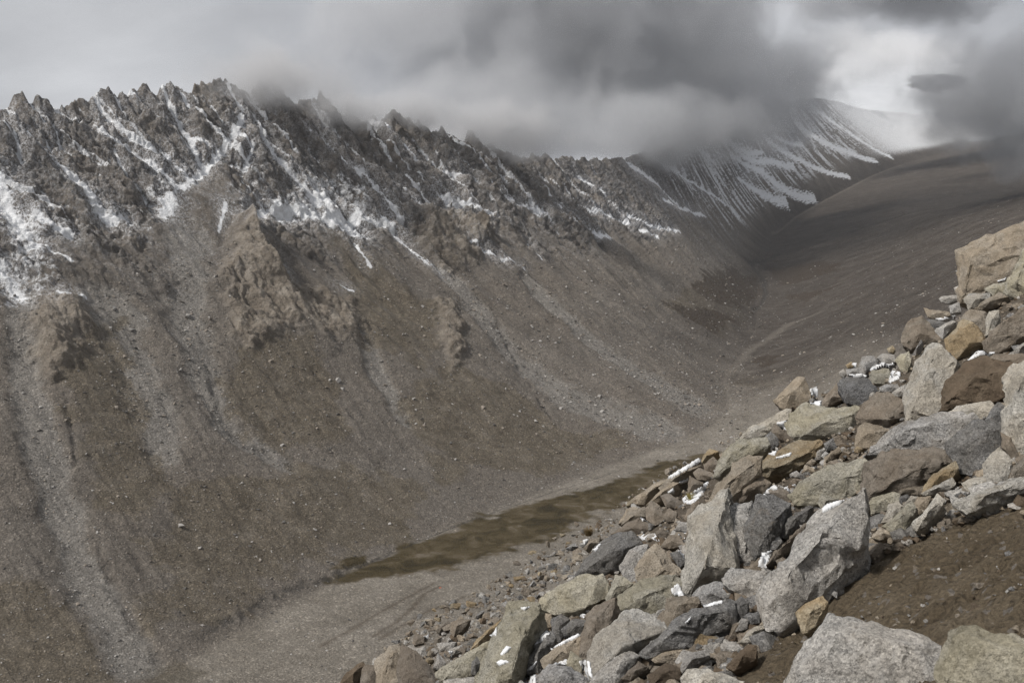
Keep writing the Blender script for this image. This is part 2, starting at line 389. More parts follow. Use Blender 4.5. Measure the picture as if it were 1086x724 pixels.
# ---- snow: traced couloirs and drifts, then speckle by height and hollow
snow = np.zeros_like(chute); carve = np.zeros_like(chute)
ST = [('C1', [(0, 180), (60, 240)], 12, 10), ('C1', [(30, 120), (85, 190)], 5, 6), ('C1', [(130, 125), (190, 210)], 5, 7), ('C1', [(240, 130), (310, 190)], 6, 9),
 ('C1', [(110, 240), (170, 310), (240, 370), (300, 430), (360, 490), (410, 560), (450, 610), (530, 625)], 9, 40), ('C1', [(195, 265), (240, 325)], 4, 5),
 ('C1', [(220, 190), (270, 300)], 4, 5), ('C1', [(395, 100), (430, 160), (500, 235), (580, 290), (680, 340), (720, 355)], 9, 16),
 ('C1', [(395, 205), (460, 265), (540, 310), (600, 350), (650, 380), (700, 430), (740, 490)], 10, 34), ('C1', [(500, 120), (590, 230)], 5, 6),
 ('C1', [(550, 85), (640, 150), (715, 205)], 6, 9), ('C1', [(690, 80), (740, 150), (790, 220), (840, 270), (885, 290)], 9, 18), ('C1', [(770, 80), (810, 140)], 8, 10),
 ('C1', [(770, 190), (830, 300), (860, 370)], 10, 16), ('C1', [(690, 310), (720, 350)], 8, 10), ('C1', [(770, 400), (810, 440)], 20, 22),
 ('C1', [(490, 350), (520, 400), (550, 450)], 5, 6), ('C1', [(595, 490), (625, 525)], 5, 6), ('C1', [(60, 270), (95, 375)], 6, 10),
 ('C1', [(0, 450), (40, 560), (90, 640), (150, 720)], 30, 50), ('C1', [(140, 590), (200, 630), (300, 680)], 25, 30), ('C1', [(720, 540), (700, 600)], 25, 30),
 ('M1', [(650, 110), (690, 160), (680, 200), (630, 260), (560, 330), (510, 380)], 8, 20), ('M1', [(680, 230), (715, 270), (700, 320)], 8, 10), ('M1', [(590, 130), (630, 190)], 5, 6),
 ('M1', [(720, 160), (760, 240), (800, 300), (850, 360), (900, 410), (960, 460), (1019, 500)], 12, 36), ('M1', [(880, 210), (940, 270), (1019, 330)], 12, 26),
 ('M1', [(720, 450), (800, 430), (880, 440), (1000, 490)], 22, 38), ('M1', [(130, 540), (200, 590)], 8, 8), ('M1', [(175, 680), (240, 692)], 18, 14), ('M1', [(0, 600), (60, 680)], 30, 30),
 ('M1', [(640, 420), (620, 500)], 10, 6), ('M1', [(790, 600), (830, 640)], 8, 8),
 ('M2', [(0, 220), (60, 290), (130, 340), (190, 420), (220, 460)], 14, 22), ('M2', [(0, 400), (80, 460), (190, 470), (260, 560), (350, 630)], 30, 14),
 ('M2', [(130, 170), (180, 210), (260, 300)], 12, 16), ('M2', [(350, 410), (400, 430), (470, 460), (500, 462)], 26, 10), ('M2', [(420, 540), (500, 590), (580, 600)], 10, 12),
 ('M2', [(510, 400), (560, 420), (640, 440)], 10, 14), ('M2', [(590, 530), (630, 580)], 6, 6), ('M2', [(340, 320), (440, 370)], 6, 6), ('M2', [(670, 430), (740, 480), (820, 520)], 10, 18),
 ('M2', [(730, 340), (800, 390)], 12, 16), ('M2', [(700, 400), (790, 440), (960, 510)], 10, 12), ('M2', [(840, 430), (940, 480), (1019, 500)], 10, 10), ('M2', [(880, 300), (950, 350), (1019, 420)], 14, 18),
 ('M2', [(930, 250), (1019, 320)], 14, 18), ('M2', [(230, 390), (290, 440)], 18, 24), ('M2', [(100, 540), (140, 600)], 8, 8), ('M2', [(60, 650), (90, 665)], 10, 8),
 ('M3', [(0, 440), (60, 510), (130, 560), (190, 600)], 8, 14), ('M3', [(0, 580), (60, 610), (130, 640)], 12, 18), ('M3', [(80, 410), (150, 470)], 8, 10),
 ('M3', [(180, 380), (250, 460), (330, 480), (400, 490)], 10, 12), ('M3', [(210, 450), (300, 510), (400, 570), (460, 582)], 10, 18), ('M3', [(230, 530), (300, 570), (370, 600)], 10, 20),
 ('M3', [(300, 390), (380, 450), (470, 500), (560, 520)], 12, 12), ('M3', [(400, 350), (470, 410), (560, 450), (640, 480)], 20, 16), ('M3', [(440, 300), (520, 360), (600, 420), (680, 465)], 24, 16),
 ('M3', [(160, 390), (240, 440), (300, 450)], 8, 8), ('M3', [(340, 400), (420, 430)], 8, 8)]
for tile, pts, a, b in ST:
    s_ = TILE[tile][2]; far = 1.25 if tile == 'M3' else 1.0
    if tile == 'C1': k1, k2 = a * 2.0 / s_, b * 1.5 / s_
    elif tile == 'M3': k1, k2 = a * 0.8 / s_, b * 0.9 / s_
    else: k1, k2 = a * 1.2 / s_, b * 1.15 / s_
    m = line_mask(tile, pts, k1, k2, (0,), wob_s, 0.65)
    snow = np.maximum(snow, m)
    carve = np.maximum(carve, line_mask(tile, pts, k1 * 2.6 + 2, k2 * 1.6 + 2, (0,), None, 0.9))

# ---- relief
rn1 = ridged(obl / 95, Hm / 330, None, 3, 31)
rn2 = ridged(obl / 60 + 0.35 * fbm(X / 60, Y / 60, None, 2, 4), Hm / 210, Z / 160, 4, 41, 0.42)
rn3 = ridged(X / 22, Y / 22, Z / 22, 3, 51)
rn4 = 1 - np.abs(np.abs(perlin(obl / 24, Hm / 70, Z / 60, 55)) * 2 - 1) * 1.6      # planar faces between sharp steps
fine = fbm(X / 7, Y / 7, Z / 7, 3, 61)
dist_k = np.clip(Y / 1700, 0.7, 2.2)
up = sstep(0.18, 0.62, Tl)
farflat = 1 - 0.8 * sstep(2300, 3300, Y)
disp = ONL * up * 20 * (rn1 - 0.4) * np.minimum(dist_k, 1.2) * farflat
disp += ONL * sstep(0.03, 0.12, Tl) * farflat * (3.2 * fbm(X / 40, Y / 40, None, 4, 77, 0.6) + 1.5 * ridged((Sm + 0.3 * Hm) / 19, Hm / 150, None, 2, 79))
disp += rock * farflat * (17 * (rn2 - 0.35) + 4.5 * rn3 + 6.0 * rn4) * np.clip(dist_k, 0.7, 1.2) * (1 - 0.62 * sstep(1900, 2700, Y))
disp += ONL * sstep(0.02, 0.2, Tl) * (12 * farflat * fbm(X / 110, Y / 110, None, 3, 71) + 1.6 * ridged(obl / 26, Hm / 240, None, 2, 73))
disp += fine * np.where(onF, 0.35, 1.0) + rock * 2.6 * (1 - 0.7 * sstep(1900, 2700, Y)) * ridged(X / 7, Y / 7, Z / 7, 2, 62)
lvl = 4.5 * fbm(obl / 55, Hm / 120, Z / 70, 3, 66); stp = np.floor(lvl) + sstep(0.72, 1.0, lvl - np.floor(lvl)) - 0.55 * lvl
lv2 = 4.0 * fbm(X / 24, Y / 24, Z / 30, 2, 68); st2_ = np.floor(lv2) + sstep(0.7, 1.0, lv2 - np.floor(lv2)) - 0.5 * lv2
disp += rock * farflat * (8 * stp + 3.0 * st2_) + crag * (4 * stp + 2.5 * st2_)
disp -= carve * rock * 9
disp -= cut * 3.5 + chute * 5.0
for (lab, t, p, hh), m in zip(CRAGS, crag_masks):
    disp += m * (hh * 0.12 + hh * 0.45 * rn2 + 1.5 * rn3 + 3.0 * rn4 + 0.3 * hh * rn1 + 4.5 * ridged((Sm + 0.35 * Hm) / 11, Hm / 55, Z / 40, 3, 64, 0.55))
# the pyramid crag: an arete with a broad left face and an abrupt right one
AR = np.array([place(x, y, (0,)) for x, y in [(264, 231), (271, 258), (281, 285), (300, 312), (326, 340)]])
ds = np.full(len(XY), 1e9); ws = np.zeros(len(XY)); sg = np.ones(len(XY))
for i in range(len(AR) - 1):
    a_, b_ = AR[i][:2], AR[i + 1][:2]; d_, t_ = seg_dist(XY, a_, b_); m_ = d_ < ds
    cr = (b_ - a_)[0] * (XY[:, 1] - a_[1]) - (b_ - a_)[1] * (XY[:, 0] - a_[0])
    ds = np.where(m_, d_, ds); ws = np.where(m_, (i + t_) / (len(AR) - 1), ws); sg = np.where(m_, np.sign(cr), sg)
wid = 0.35 + 0.65 * sstep(0.0, 0.5, ws)
right_side = sg > 0
pyr = np.where(right_side, np.clip(1 - ds / (16 * wid), 0, 1), np.clip(1 - ds / (62 * wid), 0, 1) ** 0.9) * (1 - 0.75 * sstep(0.55, 1.0, ws)) * sstep(-0.02, 0.12, ws)
disp += (pyr.reshape(NS, NT_) * 34)
rt = onR * sstep(0.02, 0.2, Tr)
disp += rt * sstep(1500, 2000, Y) * (7 * ridged(Sm / 60 + 0.4 * fbm(X / 150, Y / 150, None, 2, 85), Tr * 4, None, 3, 87) + 2.5 * ridged(Sm / 17, Tr * 9, None, 2, 89))
disp += rt * (9 * ridged((X + 0.4 * Y) / 260, (Y - 0.2 * X) / 700, None, 3, 81) + 2.2 * fbm(X / 40, Y / 40, None, 3, 83))
disp += onF * (1.2 * fbm(X / 30, Y / 30, None, 3, 91)) - stream * np.where(Y < 1500, 1.2, 4)
disp += onL * (1 - sstep(0.0, 0.16, Tl)) * (4 * fbm(X / 70, Y / 70, None, 3, 93)) * sstep(0, 0.03, Tl)
# jagged crest
crest_w = sstep(0.90, 1.0, Tl) * (Tl < 1.02)
jag = np.clip((fbm(Sm / 46, Tl * 2.0, None, 4, 101, 0.62) - 0.02) * 46, 0, 15) + 1.5 * fbm(Sm / 9, Tl * 6, None, 3, 103)
disp += crest_w * jag * (1 - sstep(1700, 2200, Y) * 0.85)
# slope normal of the undisturbed section (in the plan direction up the slope), so cliffs also push outwards
upv = (Cs - As)[:, None, :2]; upv = upv / np.linalg.norm(upv, axis=2)[..., None]
out_k = np.where(onL & (Tl < 0.97), 0.55, 0.0)
Px = X - upv[..., 0] * disp * out_k
Py = Y - upv[..., 1] * disp * out_k
Pz = Z + disp * np.where(out_k > 0, 0.83, 1.0)
# the spur with the boulders stands on this wall: keep the wall under it
Pz -= 30 * np.exp(-((X - 5) ** 2 + (Y - 12) ** 2) / 90.0 ** 2) * onR
# hollows (for snow): height below local mean
def blur(a, r):
    k = np.ones(2 * r + 1) / (2 * r + 1)
    c = np.cumsum(np.pad(a, ((r + 1, r), (0, 0)), mode='edge'), 0); a = (c[2*r+1:] - c[:-2*r-1]) / (2*r+1)
    c = np.cumsum(np.pad(a, ((0, 0), (r + 1, r)), mode='edge'), 1); return (c[:, 2*r+1:] - c[:, :-2*r-1]) / (2*r+1)
hollow = blur(disp, 9) - disp
hv = sstep(1.5, 7, hollow)
far_w = sstep(2700, 4200, Y)
alt = sstep(0.50, 0.80, Tl) * (1 - far_w) + sstep(0.12, 0.45, Tl) * far_w
sp1 = fbm(X / 11, Y / 11, Z / 11, 4, 111); sp2 = fbm(obl / 30, Hm / 200, None, 3, 113)
sp2 = sp2 * (1 - far_w) + far_w * (0.2 * sp2 + 2.3 * fbm(Sm / 17 + 0.4 * sp1, Hm / 420, None, 4, 117, 0.7))
speck = alt * sstep(0.15, 0.75, 0.55 * hv * (1 - far_w) + 0.9 * (sp2 + 0.22) + 0.5 * sp1 * (1 - 0.6 * far_w) + 0.58 * far_w - 0.30)
patches = np.zeros_like(snow)
for pts, st in [([(0, 200), (45, 235), (60, 310), (0, 330)], 0.75), ([(120, 215), (175, 220), (170, 275), (120, 260)], 0.5), ([(235, 185), (285, 185), (290, 225), (240, 230)], 0.55),
                ([(325, 180), (390, 195), (400, 235), (300, 215)], 0.8), ([(40, 225), (130, 240), (150, 260), (60, 262)], 0.55), ([(175, 215), (235, 195), (225, 260), (180, 275)], 0.32)]:
    patches = np.maximum(patches, poly_mask('P', pts, (0,), 14, wob_l, 12) * st * 0.8)
thin = near_k * rock * sstep(0.60, 0.70, Tl) * sstep(0.16, 0.30, fbm(obl / 15 + 0.3 * sp1, Hm / 260, None, 3, 115) + 0.10 * sp1) * 0.78
snow = np.maximum(snow, thin)
snow = np.clip(np.maximum(np.maximum(snow, speck * 0.8), patches * sstep(-0.35, 0.35, sp1 + 0.4 * patches)), 0, 1)
snow *= (Tl > 0.28) | (Y > 3000)
snow = np.maximum(snow, sstep(6000, 7600, Y) * onL * sstep(0.0, 0.3, Tl) * 0.85)
tone = 0.5 + 0.5 * fbm(obl / 60, Hm / 400, None, 3, 121) * 1.6                # streaks of lighter and darker scree

dustm = np.clip(ONL * (sstep(0.52, 0.80, Tl + 0.15 * sp2) * 0.30 + sstep(2300, 3600, Y) * 0.55 * sstep(0.15, 0.5, Tl) * sstep(-0.15, 0.3, fbm(Sm / 13, Hm / 300, None, 3, 119))) * sstep(-0.35, 0.25, sp1 + 0.5 * sp2) + 0.75 * blur(carve, 7) * ONL * sstep(0.45, 0.6, Tl), 0, 1)
FLOORW = blur((onF | (onR & (Tr < 0.22))).astype(float), 5) * (1 - sstep(1500, 1900, Y))
tone = np.where(onR, 0.5 + 1.5 * fbm(Sm / 24 + 0.5 * fbm(X / 90, Y / 90, None, 2, 151), Tr * 5, None, 4, 153), tone)
# ---- material of the valley ground
def valley_material():
    g = NT('valley_ground'); pos = g.n('ShaderNodeNewGeometry').outputs['Position']
    a = {k: g.attr(k) for k in ('snow', 'rock', 'crag', 'chute', 'veg', 'meadow', 'stream', 'track', 'tone', 'right', 'cut', 'floor', 'pale', 'lobe')}
    n_s = g.noise(pos, 0.35, 4, 0.65); n_m = g.noise(pos, 0.045, 4, 0.6); n_l = g.noise(pos, 0.008, 3, 0.55); n_b = g.noise(pos, 0.07, 5, 0.8, 0.3)
    st = g.sep(g.voro(pos, 0.85)); st2 = g.sep(g.voro(pos, 0.22))
    scree = g.mix(a['tone'], (0.138, 0.128, 0.116), (0.215, 0.201, 0.184))
    scree = g.mix(g.math('MULTIPLY', n_l, 0.7), scree, (0.178, 0.150, 0.122))
    scree = g.mix(g.math('MULTIPLY', g.ramp(g.math('ADD', a['chute'], g.math('MULTIPLY', g.math('SUBTRACT', n_b, 0.5), 1.6)), [(0.25, 0.0), (0.85, 0.75)]), 1.0), scree, (0.255, 0.244, 0.228))
    scree = g.mix(g.math('MULTIPLY', a['cut'], 0.35), scree, (0.085, 0.08, 0.076))
    vg = g.ramp(n_m, [(0.3, (0.108, 0.091, 0.067)), (0.55, (0.155, 0.134, 0.104)), (0.75, (0.200, 0.178, 0.148))])
    col = g.mix(g.ramp(g.math('ADD', a['veg'], g.math('MULTIPLY', g.math('SUBTRACT', n_b, 0.5), 1.9)), [(0.25, 0.0), (0.70, 0.60), (1.1, 0.85)]), scree, vg)
    rmix = g.math('ADD', g.math('MULTIPLY', g.noise(pos, 0.02, 7, 0.8, 0.4), 0.85), g.math('MULTIPLY', a['tone'], 0.15))
    col = g.mix(g.math('MULTIPLY', a['right'], 0.92), col, g.ramp(rmix, [(0.3, (0.043, 0.036, 0.030)), (0.50, (0.068, 0.058, 0.050)), (0.66, (0.112, 0.099, 0.087))]))
    col = g.mix(g.math('MULTIPLY', a['floor'], 0.85), col, g.ramp(g.noise(pos, 0.02, 4, 0.6, 0.5), [(0.35, (0.20, 0.182, 0.156)), (0.65, (0.29, 0.268, 0.236))]))
    col = g.mix(g.math('MULTIPLY', a['pale'], 0.65), col, (0.175, 0.158, 0.138))
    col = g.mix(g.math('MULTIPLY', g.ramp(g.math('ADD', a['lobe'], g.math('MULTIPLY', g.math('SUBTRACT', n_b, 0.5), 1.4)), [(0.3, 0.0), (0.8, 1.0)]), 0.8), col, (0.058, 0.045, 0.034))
    stones = g.ramp(st, [(0.0, 0.48), (0.4, 0.90), (0.80, 1.06), (0.93, 1.6), (1.0, 2.2)])
    stones = g.mix(0.5, stones, g.ramp(st2, [(0.0, 0.7), (0.7, 1.0), (0.95, 1.5)]), 'MULTIPLY')
    col = g.mix(0.62, col, stones, 'MULTIPLY')
    mw = g.ramp(g.noise(pos, 0.03, 5, 0.6, 0.8), [(0.34, (0.040, 0.032, 0.016)), (0.46, (0.070, 0.055, 0.028)), (0.56, (0.105, 0.084, 0.05)), (0.66, (0.17, 0.145, 0.11))])
    col = g.mix(a['meadow'], col, mw)
    rk = g.ramp(g.noise(pos, 0.02, 5, 0.7, 0.5), [(0.28, (0.080, 0.076, 0.073)), (0.5, (0.138, 0.126, 0.115)), (0.7, (0.20, 0.176, 0.150))])
    rk = g.mix(0.8, rk, g.ramp(g.noise(pos, 0.16, 6, 0.8, 0.6), [(0.33, 0.30), (0.46, 0.85), (0.68, 1.6)]), 'MULTIPLY')
    col = g.mix(a['rock'], col, rk)
    ck = g.ramp(g.noise(pos, 0.05, 5, 0.7, 0.4), [(0.3, (0.13, 0.118, 0.106)), (0.46, (0.215, 0.187, 0.155)), (0.66, (0.33, 0.30, 0.262))])
    ck = g.mix(0.8, ck, g.ramp(g.noise(pos, 0.22, 6, 0.8, 1.2), [(0.34, 0.32), (0.48, 0.95), (0.7, 1.3)]), 'MULTIPLY')
    col = g.mix(a['crag'], col, ck)
    col = g.mix(g.math('MULTIPLY', a['track'], 0.62), col, (0.090, 0.072, 0.053))
    col = g.mix(g.math('MULTIPLY', a['stream'], 0.7), col, g.mix(g.noise(pos, 0.5, 3), (0.03, 0.03, 0.03), (0.085, 0.078, 0.07)))
    col = g.mix(1.0, col, (0.86, 0.85, 0.84), 'MULTIPLY')      # evenly darkens all ground colours; snow is added after
    # ragged cover of fresh snow: thin on stones, thick in the hollows
    sn = g.math('ADD', g.math('MULTIPLY', a['snow'], 0.87), g.math('MULTIPLY', g.math('SUBTRACT', g.noise(pos, 0.16, 6, 0.85), 0.5), 1.9))
    sn = g.ramp(sn, [(0.40, 0.0), (0.62, 0.7), (0.95, 1.0)])
    sn = g.math('MULTIPLY', sn, g.ramp(a['snow'], [(0.04, 0.0), (0.25, 1.0)]))
    dust = g.math('MULTIPLY', g.ramp(g.noise(pos, 0.33, 6, 0.85, 0.5), [(0.47, 0.0), (0.57, 1.0)]), g.attr('dust'))
    col = g.mix(g.math('MULTIPLY', dust, 0.85), col, (0.76, 0.78, 0.82))
    col = g.mix(g.math('MULTIPLY', sn, 0.96), col, (0.80, 0.82, 0.85))
    h = g.math('ADD', g.math('MULTIPLY', g.noise(pos, 0.30, 6, 0.75), 1.0), g.math('MULTIPLY', g.voro(pos, 0.5, 'Distance'), 0.35))
    return g.done(col, g.bump(h, 1.0, 2.6))
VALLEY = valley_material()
Vv = np.stack([Px, Py, Pz], -1).reshape(-1, 3)
ATT = {k: v.astype(np.float32).ravel() for k, v in dict(snow=snow, rock=rock, crag=crag, chute=chute, veg=veg, meadow=meadow, stream=stream, track=track, tone=tone,
                                     right=RIGHTV, cut=cut, floor=FLOORW, dust=dustm, pale=pale, lobe=lobe).items()}
Fv = grid_faces(NS, NT_)
f0 = Fv[:, 0]
fj = f0 % NT_; fi = f0 // NT_
cls = np.where(fj < NB + NL - 1, 0, np.where(fj < NB + NL + NF - 1, 1, 2))
cls = np.where((cls == 0) & (q[fi] > par[9]), 3, cls)                     # the farther, snowier part of the left range
cls = np.where((cls < 3) & (ATT['meadow'][f0] > 0.5), 4, cls)
cls = np.where((cls != 3) & (ATT['stream'][f0] > 0.55), 5, cls)
cls = np.where((ATT['track'][f0] > 0.5), 6, cls)
for i, m in enumerate(crag_masks): cls = np.where(m.ravel()[f0] > 0.5, 10 + i, cls)
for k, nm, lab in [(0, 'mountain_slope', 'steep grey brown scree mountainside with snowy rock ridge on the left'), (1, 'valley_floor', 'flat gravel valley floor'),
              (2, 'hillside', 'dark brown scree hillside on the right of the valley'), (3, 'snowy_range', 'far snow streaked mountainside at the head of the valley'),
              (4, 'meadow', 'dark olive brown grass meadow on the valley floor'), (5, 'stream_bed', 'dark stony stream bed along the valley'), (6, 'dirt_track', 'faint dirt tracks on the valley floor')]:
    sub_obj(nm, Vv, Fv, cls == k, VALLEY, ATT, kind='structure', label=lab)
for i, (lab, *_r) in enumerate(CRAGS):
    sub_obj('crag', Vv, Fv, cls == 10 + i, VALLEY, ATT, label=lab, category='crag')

# ---- glacier dome behind the valley head, with one island of bare rock
gx, gy = 150, 120
U, Wd = np.meshgrid(np.linspace(720, 1180, gx), np.linspace(0, 1, gy), indexing='ij')
gd = 9700 + 4200 * Wd
GX = (U - W0 / 2) / FPX * gd; GY = gd
GZ = gd * (0.098 + 0.050 * Wd ** 0.8) + 70 * fbm(GX / 1400, GY / 1400, None, 4, 131) - 2200 * (1 - sstep(720, 880, U)) * Wd ** 1.5
isl = np.exp(-(((U - 984) / 30) ** 2 + ((Wd - 0.60) / 0.20) ** 2) ** 2)
gsnow = 1 - sstep(0.25, 0.55, isl + 0.9 * fbm(GX / 240, GY / 420, None, 4, 133, 0.6))
GZ += isl * 35 * ridged(GX / 220, GY / 220, None, 3, 135)
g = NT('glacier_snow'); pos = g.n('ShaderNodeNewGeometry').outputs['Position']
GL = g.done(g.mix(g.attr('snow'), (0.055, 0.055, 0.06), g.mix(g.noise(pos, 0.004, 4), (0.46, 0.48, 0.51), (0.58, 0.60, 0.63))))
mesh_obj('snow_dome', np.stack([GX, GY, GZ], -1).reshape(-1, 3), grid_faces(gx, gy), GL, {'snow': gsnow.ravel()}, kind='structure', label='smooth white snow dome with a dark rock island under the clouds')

# ================================================================== THE SPUR WITH THE BOULDERS
PA, PB, PC = 0.541, -0.26, -1.61                                   # its ground plane z = PA x + PB y + PC
PN = np.array([-PA, -PB, 1.0]); PN /= np.linalg.norm(PN)
def on_plane(px, py):
    r = rays(px, py); k = PA * r[..., 0] + PB * r[..., 1] - r[..., 2]
    return r * (-PC / np.maximum(k, 0.03))[..., None] if r.ndim > 1 else r * (-PC / max(k, 0.03))
EDGE = np.array([on_plane(x, y)[:2] for x, y in [(250, 790), (340, 752), (420, 722), (490, 692), (560, 648), (620, 610), (680, 552), (722, 516), (790, 474),
                                              (850, 436), (920, 408), (970, 372), (1012, 350), (1040, 338)]] + [np.array((13.0, 24.0)), np.array((26.0, 34.0))])
def past_edge(x, y):
    p = np.stack([x, y], -1).reshape(-1, 2); best = np.full(len(p), 1e9); sg = np.ones(len(p))
    for a, b in zip(EDGE[:-1], EDGE[1:]):
        d, _ = seg_dist(p, a, b); ab = b - a
        s = ab[0] * (p[:, 1] - a[1]) - ab[1] * (p[:, 0] - a[0])          # left of the line = beyond the brink
        m = d < best; best = np.where(m, d, best); sg = np.where(m, np.sign(s), sg)
    return (best * sg).reshape(x.shape)
def spur_z(x, y):
    z = PA * x + PB * y + PC
    e = past_edge(x, y)
    return z - 0.06 - 1.15 * np.maximum(0, e + 0.15) ** 1.0 * np.clip((e + 0.15) / 1.2, 0, 1) ** 0.5 - 0.02 * np.maximum(0, e) ** 1.6
na, nr = 460, 420
th = np.radians(np.linspace(-58, 62, na)); rr = 1.2 * (52 / 1.2) ** np.linspace(0, 1, nr)
TH, RR = np.meshgrid(th, rr, indexing='ij')
SX, SY = np.sin(TH) * RR, np.cos(TH) * RR
SZ = spur_z(SX, SY)
spx, spy = project(np.stack([SX, SY, SZ], -1))
SOILP = np.array([on_plane(x, y)[:2] for x, y in [(700, 740), (760, 716), (800, 690), (824, 655), (880, 610), (925, 575), (985, 552), (1060, 530), (1130, 500), (1300, 520), (1300, 1100), (700, 1100)]])
def in_poly(x, y, W):
    p = np.stack([x, y], -1).reshape(-1, 2); ins = np.zeros(len(p), bool); dist = np.full(len(p), 1e9)
    for i in range(len(W)):
        a, b = W[i], W[(i + 1) % len(W)]
        c = ((a[1] > p[:, 1]) != (b[1] > p[:, 1])); xx = (b[0] - a[0]) * (p[:, 1] - a[1]) / (b[1] - a[1] + 1e-12) + a[0]
        ins ^= c & (p[:, 0] < xx); dist = np.minimum(dist, seg_dist(p, a, b)[0])
    return np.where(ins, dist, -dist).reshape(x.shape)
soil = sstep(-0.15, 0.15, in_poly(SX, SY, SOILP) + 0.1 * fbm(SX * 2, SY * 2, None, 3, 201))
# slid soil: furrows running along the slope line, clods and crumbs
al = (SX * PA + SY * PB) / math.hypot(PA, PB); ac = (SX * PB - SY * PA) / math.hypot(PA, PB)
SZ = SZ + soil * (0.07 * fbm(ac * 4.5, al * 1.2, None, 3, 203) + 0.07 * ridged(SX * 7, SY * 7, SZ * 3, 3, 205) - 0.02 + 0.014 * fbm(SX * 28, SY * 28, None, 2, 207)) \
    + (1 - soil) * (0.06 * fbm(SX * 1.5, SY * 1.5, None, 3, 209) + 0.02 * fbm(SX * 9, SY * 9, None, 2, 211))
g = NT('slope_soil'); tc = g.n('ShaderNodeNewGeometry').outputs['Position']
c = g.ramp(g.noise(tc, 1.6, 5, 0.65, 0.3), [(0.3, (0.118, 0.092, 0.062)), (0.5, (0.168, 0.134, 0.092)), (0.72, (0.225, 0.185, 0.135))])
c = g.mix(0.55, c, g.ramp(g.noise(tc, 45, 4, 0.75), [(0.32, 0.40), (0.5, 1.0), (0.68, 1.6)]), 'MULTIPLY')
c = g.mix(g.ramp(g.sep(g.voro(tc, 38)), [(0.955, 0.0), (0.965, 0.8)]), c, (0.27, 0.245, 0.22))
c = g.mix(g.math('MULTIPLY', g.math('SUBTRACT', 1.0, g.attr('soil')), 0.5), c, (0.15, 0.132, 0.115))
SOIL = g.done(c, g.bump(g.math('ADD', g.noise(tc, 34, 5, 0.75), g.math('MULTIPLY', g.voro(tc, 30, 'Distance'), 0.5)), 1.0, 0.08))
mesh_obj('boulder_slope', np.stack([SX, SY, SZ], -1).reshape(-1, 3), grid_faces(na, nr), SOIL, {'soil': soil.ravel()}, kind='structure', label='brown earth slope under the boulders')

# ---- granite of several colours
def granite(name, base, light, darkc, stain, stain_amt, contrast=1.0):
    g = NT(name); tc = g.n('ShaderNodeTexCoord').outputs['Object']
    oi = g.n('ShaderNodeObjectInfo').outputs['Random']
    off = g.n('ShaderNodeVectorMath', operation='ADD'); cmb = g.n('ShaderNodeCombineXYZ')
    for i in range(3): g.put(g.math('MULTIPLY', oi, 37.0 + 11 * i), cmb.inputs[i])
    g.put(tc, off.inputs[0]); g.put(cmb.outputs[0], off.inputs[1]); p = off.outputs[0]
    pd = g.n('ShaderNodeVectorMath', operation='ADD'); wv = g.n('ShaderNodeTexNoise'); wv.inputs['Scale'].default_value = 60; wv.inputs['Detail'].default_value = 2; g.put(p, wv.inputs['Vector'])
    sc = g.n('ShaderNodeVectorMath', operation='SCALE'); sc.inputs['Scale'].default_value = 0.018; g.put(wv.outputs['Color'], sc.inputs[0]); g.put(p, pd.inputs[0]); g.put(sc.outputs[0], pd.inputs[1])
    grain = g.sep(g.voro(pd.outputs[0], 85)); grain2 = g.sep(g.voro(pd.outputs[0], 190))
    c = g.ramp(grain, [(0.0, darkc), (0.22, darkc), (0.30, base), (0.58, base), (0.80, light), (1.0, light)])
    fl = g.noise(p, 135, 3, 0.8)
    c = g.mix(0.45, c, g.ramp(fl, [(0.40, darkc), (0.46, base), (0.53, base), (0.60, light)]))
    c = g.mix(0.25, c, g.ramp(grain2, [(0.0, darkc), (0.2, base), (0.8, light)]))
    c = g.mix(1 - 0.92 * contrast, c, base)
    st = g.ramp(g.noise(p, 2.6, 5, 0.62, 0.5), [(0.42, 0.0), (0.56, 1.0)])
    c = g.mix(g.math('MULTIPLY', st, stain_amt), c, g.mix(1.0, g.mix(0.6, c, (0.5, 0.5, 0.5)), tuple(min(1, 2 * v) for v in stain), 'MULTIPLY'))
    c = g.mix(0.55, c, g.ramp(g.noise(p, 7, 5, 0.7), [(0.3, 0.50), (0.5, 0.98), (0.7, 1.35)]), 'MULTIPLY')
    dk = g.ramp(g.noise(p, 1.3, 3, 0.6), [(0.35, 0.75), (0.65, 1.12)])
    c = g.mix(0.6, c, dk, 'MULTIPLY')
    # earth dusted into the cracks
    c = g.mix(g.ramp(g.noise(p, 4.0, 6, 0.72, 1.2), [(0.60, 0.0), (0.72, 0.5)]), c, (0.125, 0.10, 0.075))
    tint = g.math('MULTIPLY_ADD', oi, 0.3); g.t.nodes[-1].inputs[2].default_value = 0.85
    c = g.mix(1.0, c, g.ramp(oi, [(0.0, (1.0, 1.0, 1.01)), (0.5, (1.22, 1.20, 1.17)), (1.0, (1.42, 1.39, 1.34))]), 'MULTIPLY')
    h = g.math('ADD', g.noise(p, 11, 7, 0.72), g.math('MULTIPLY', grain, 0.12))
    return g.done(c, g.bump(h, 0.95, 0.07))
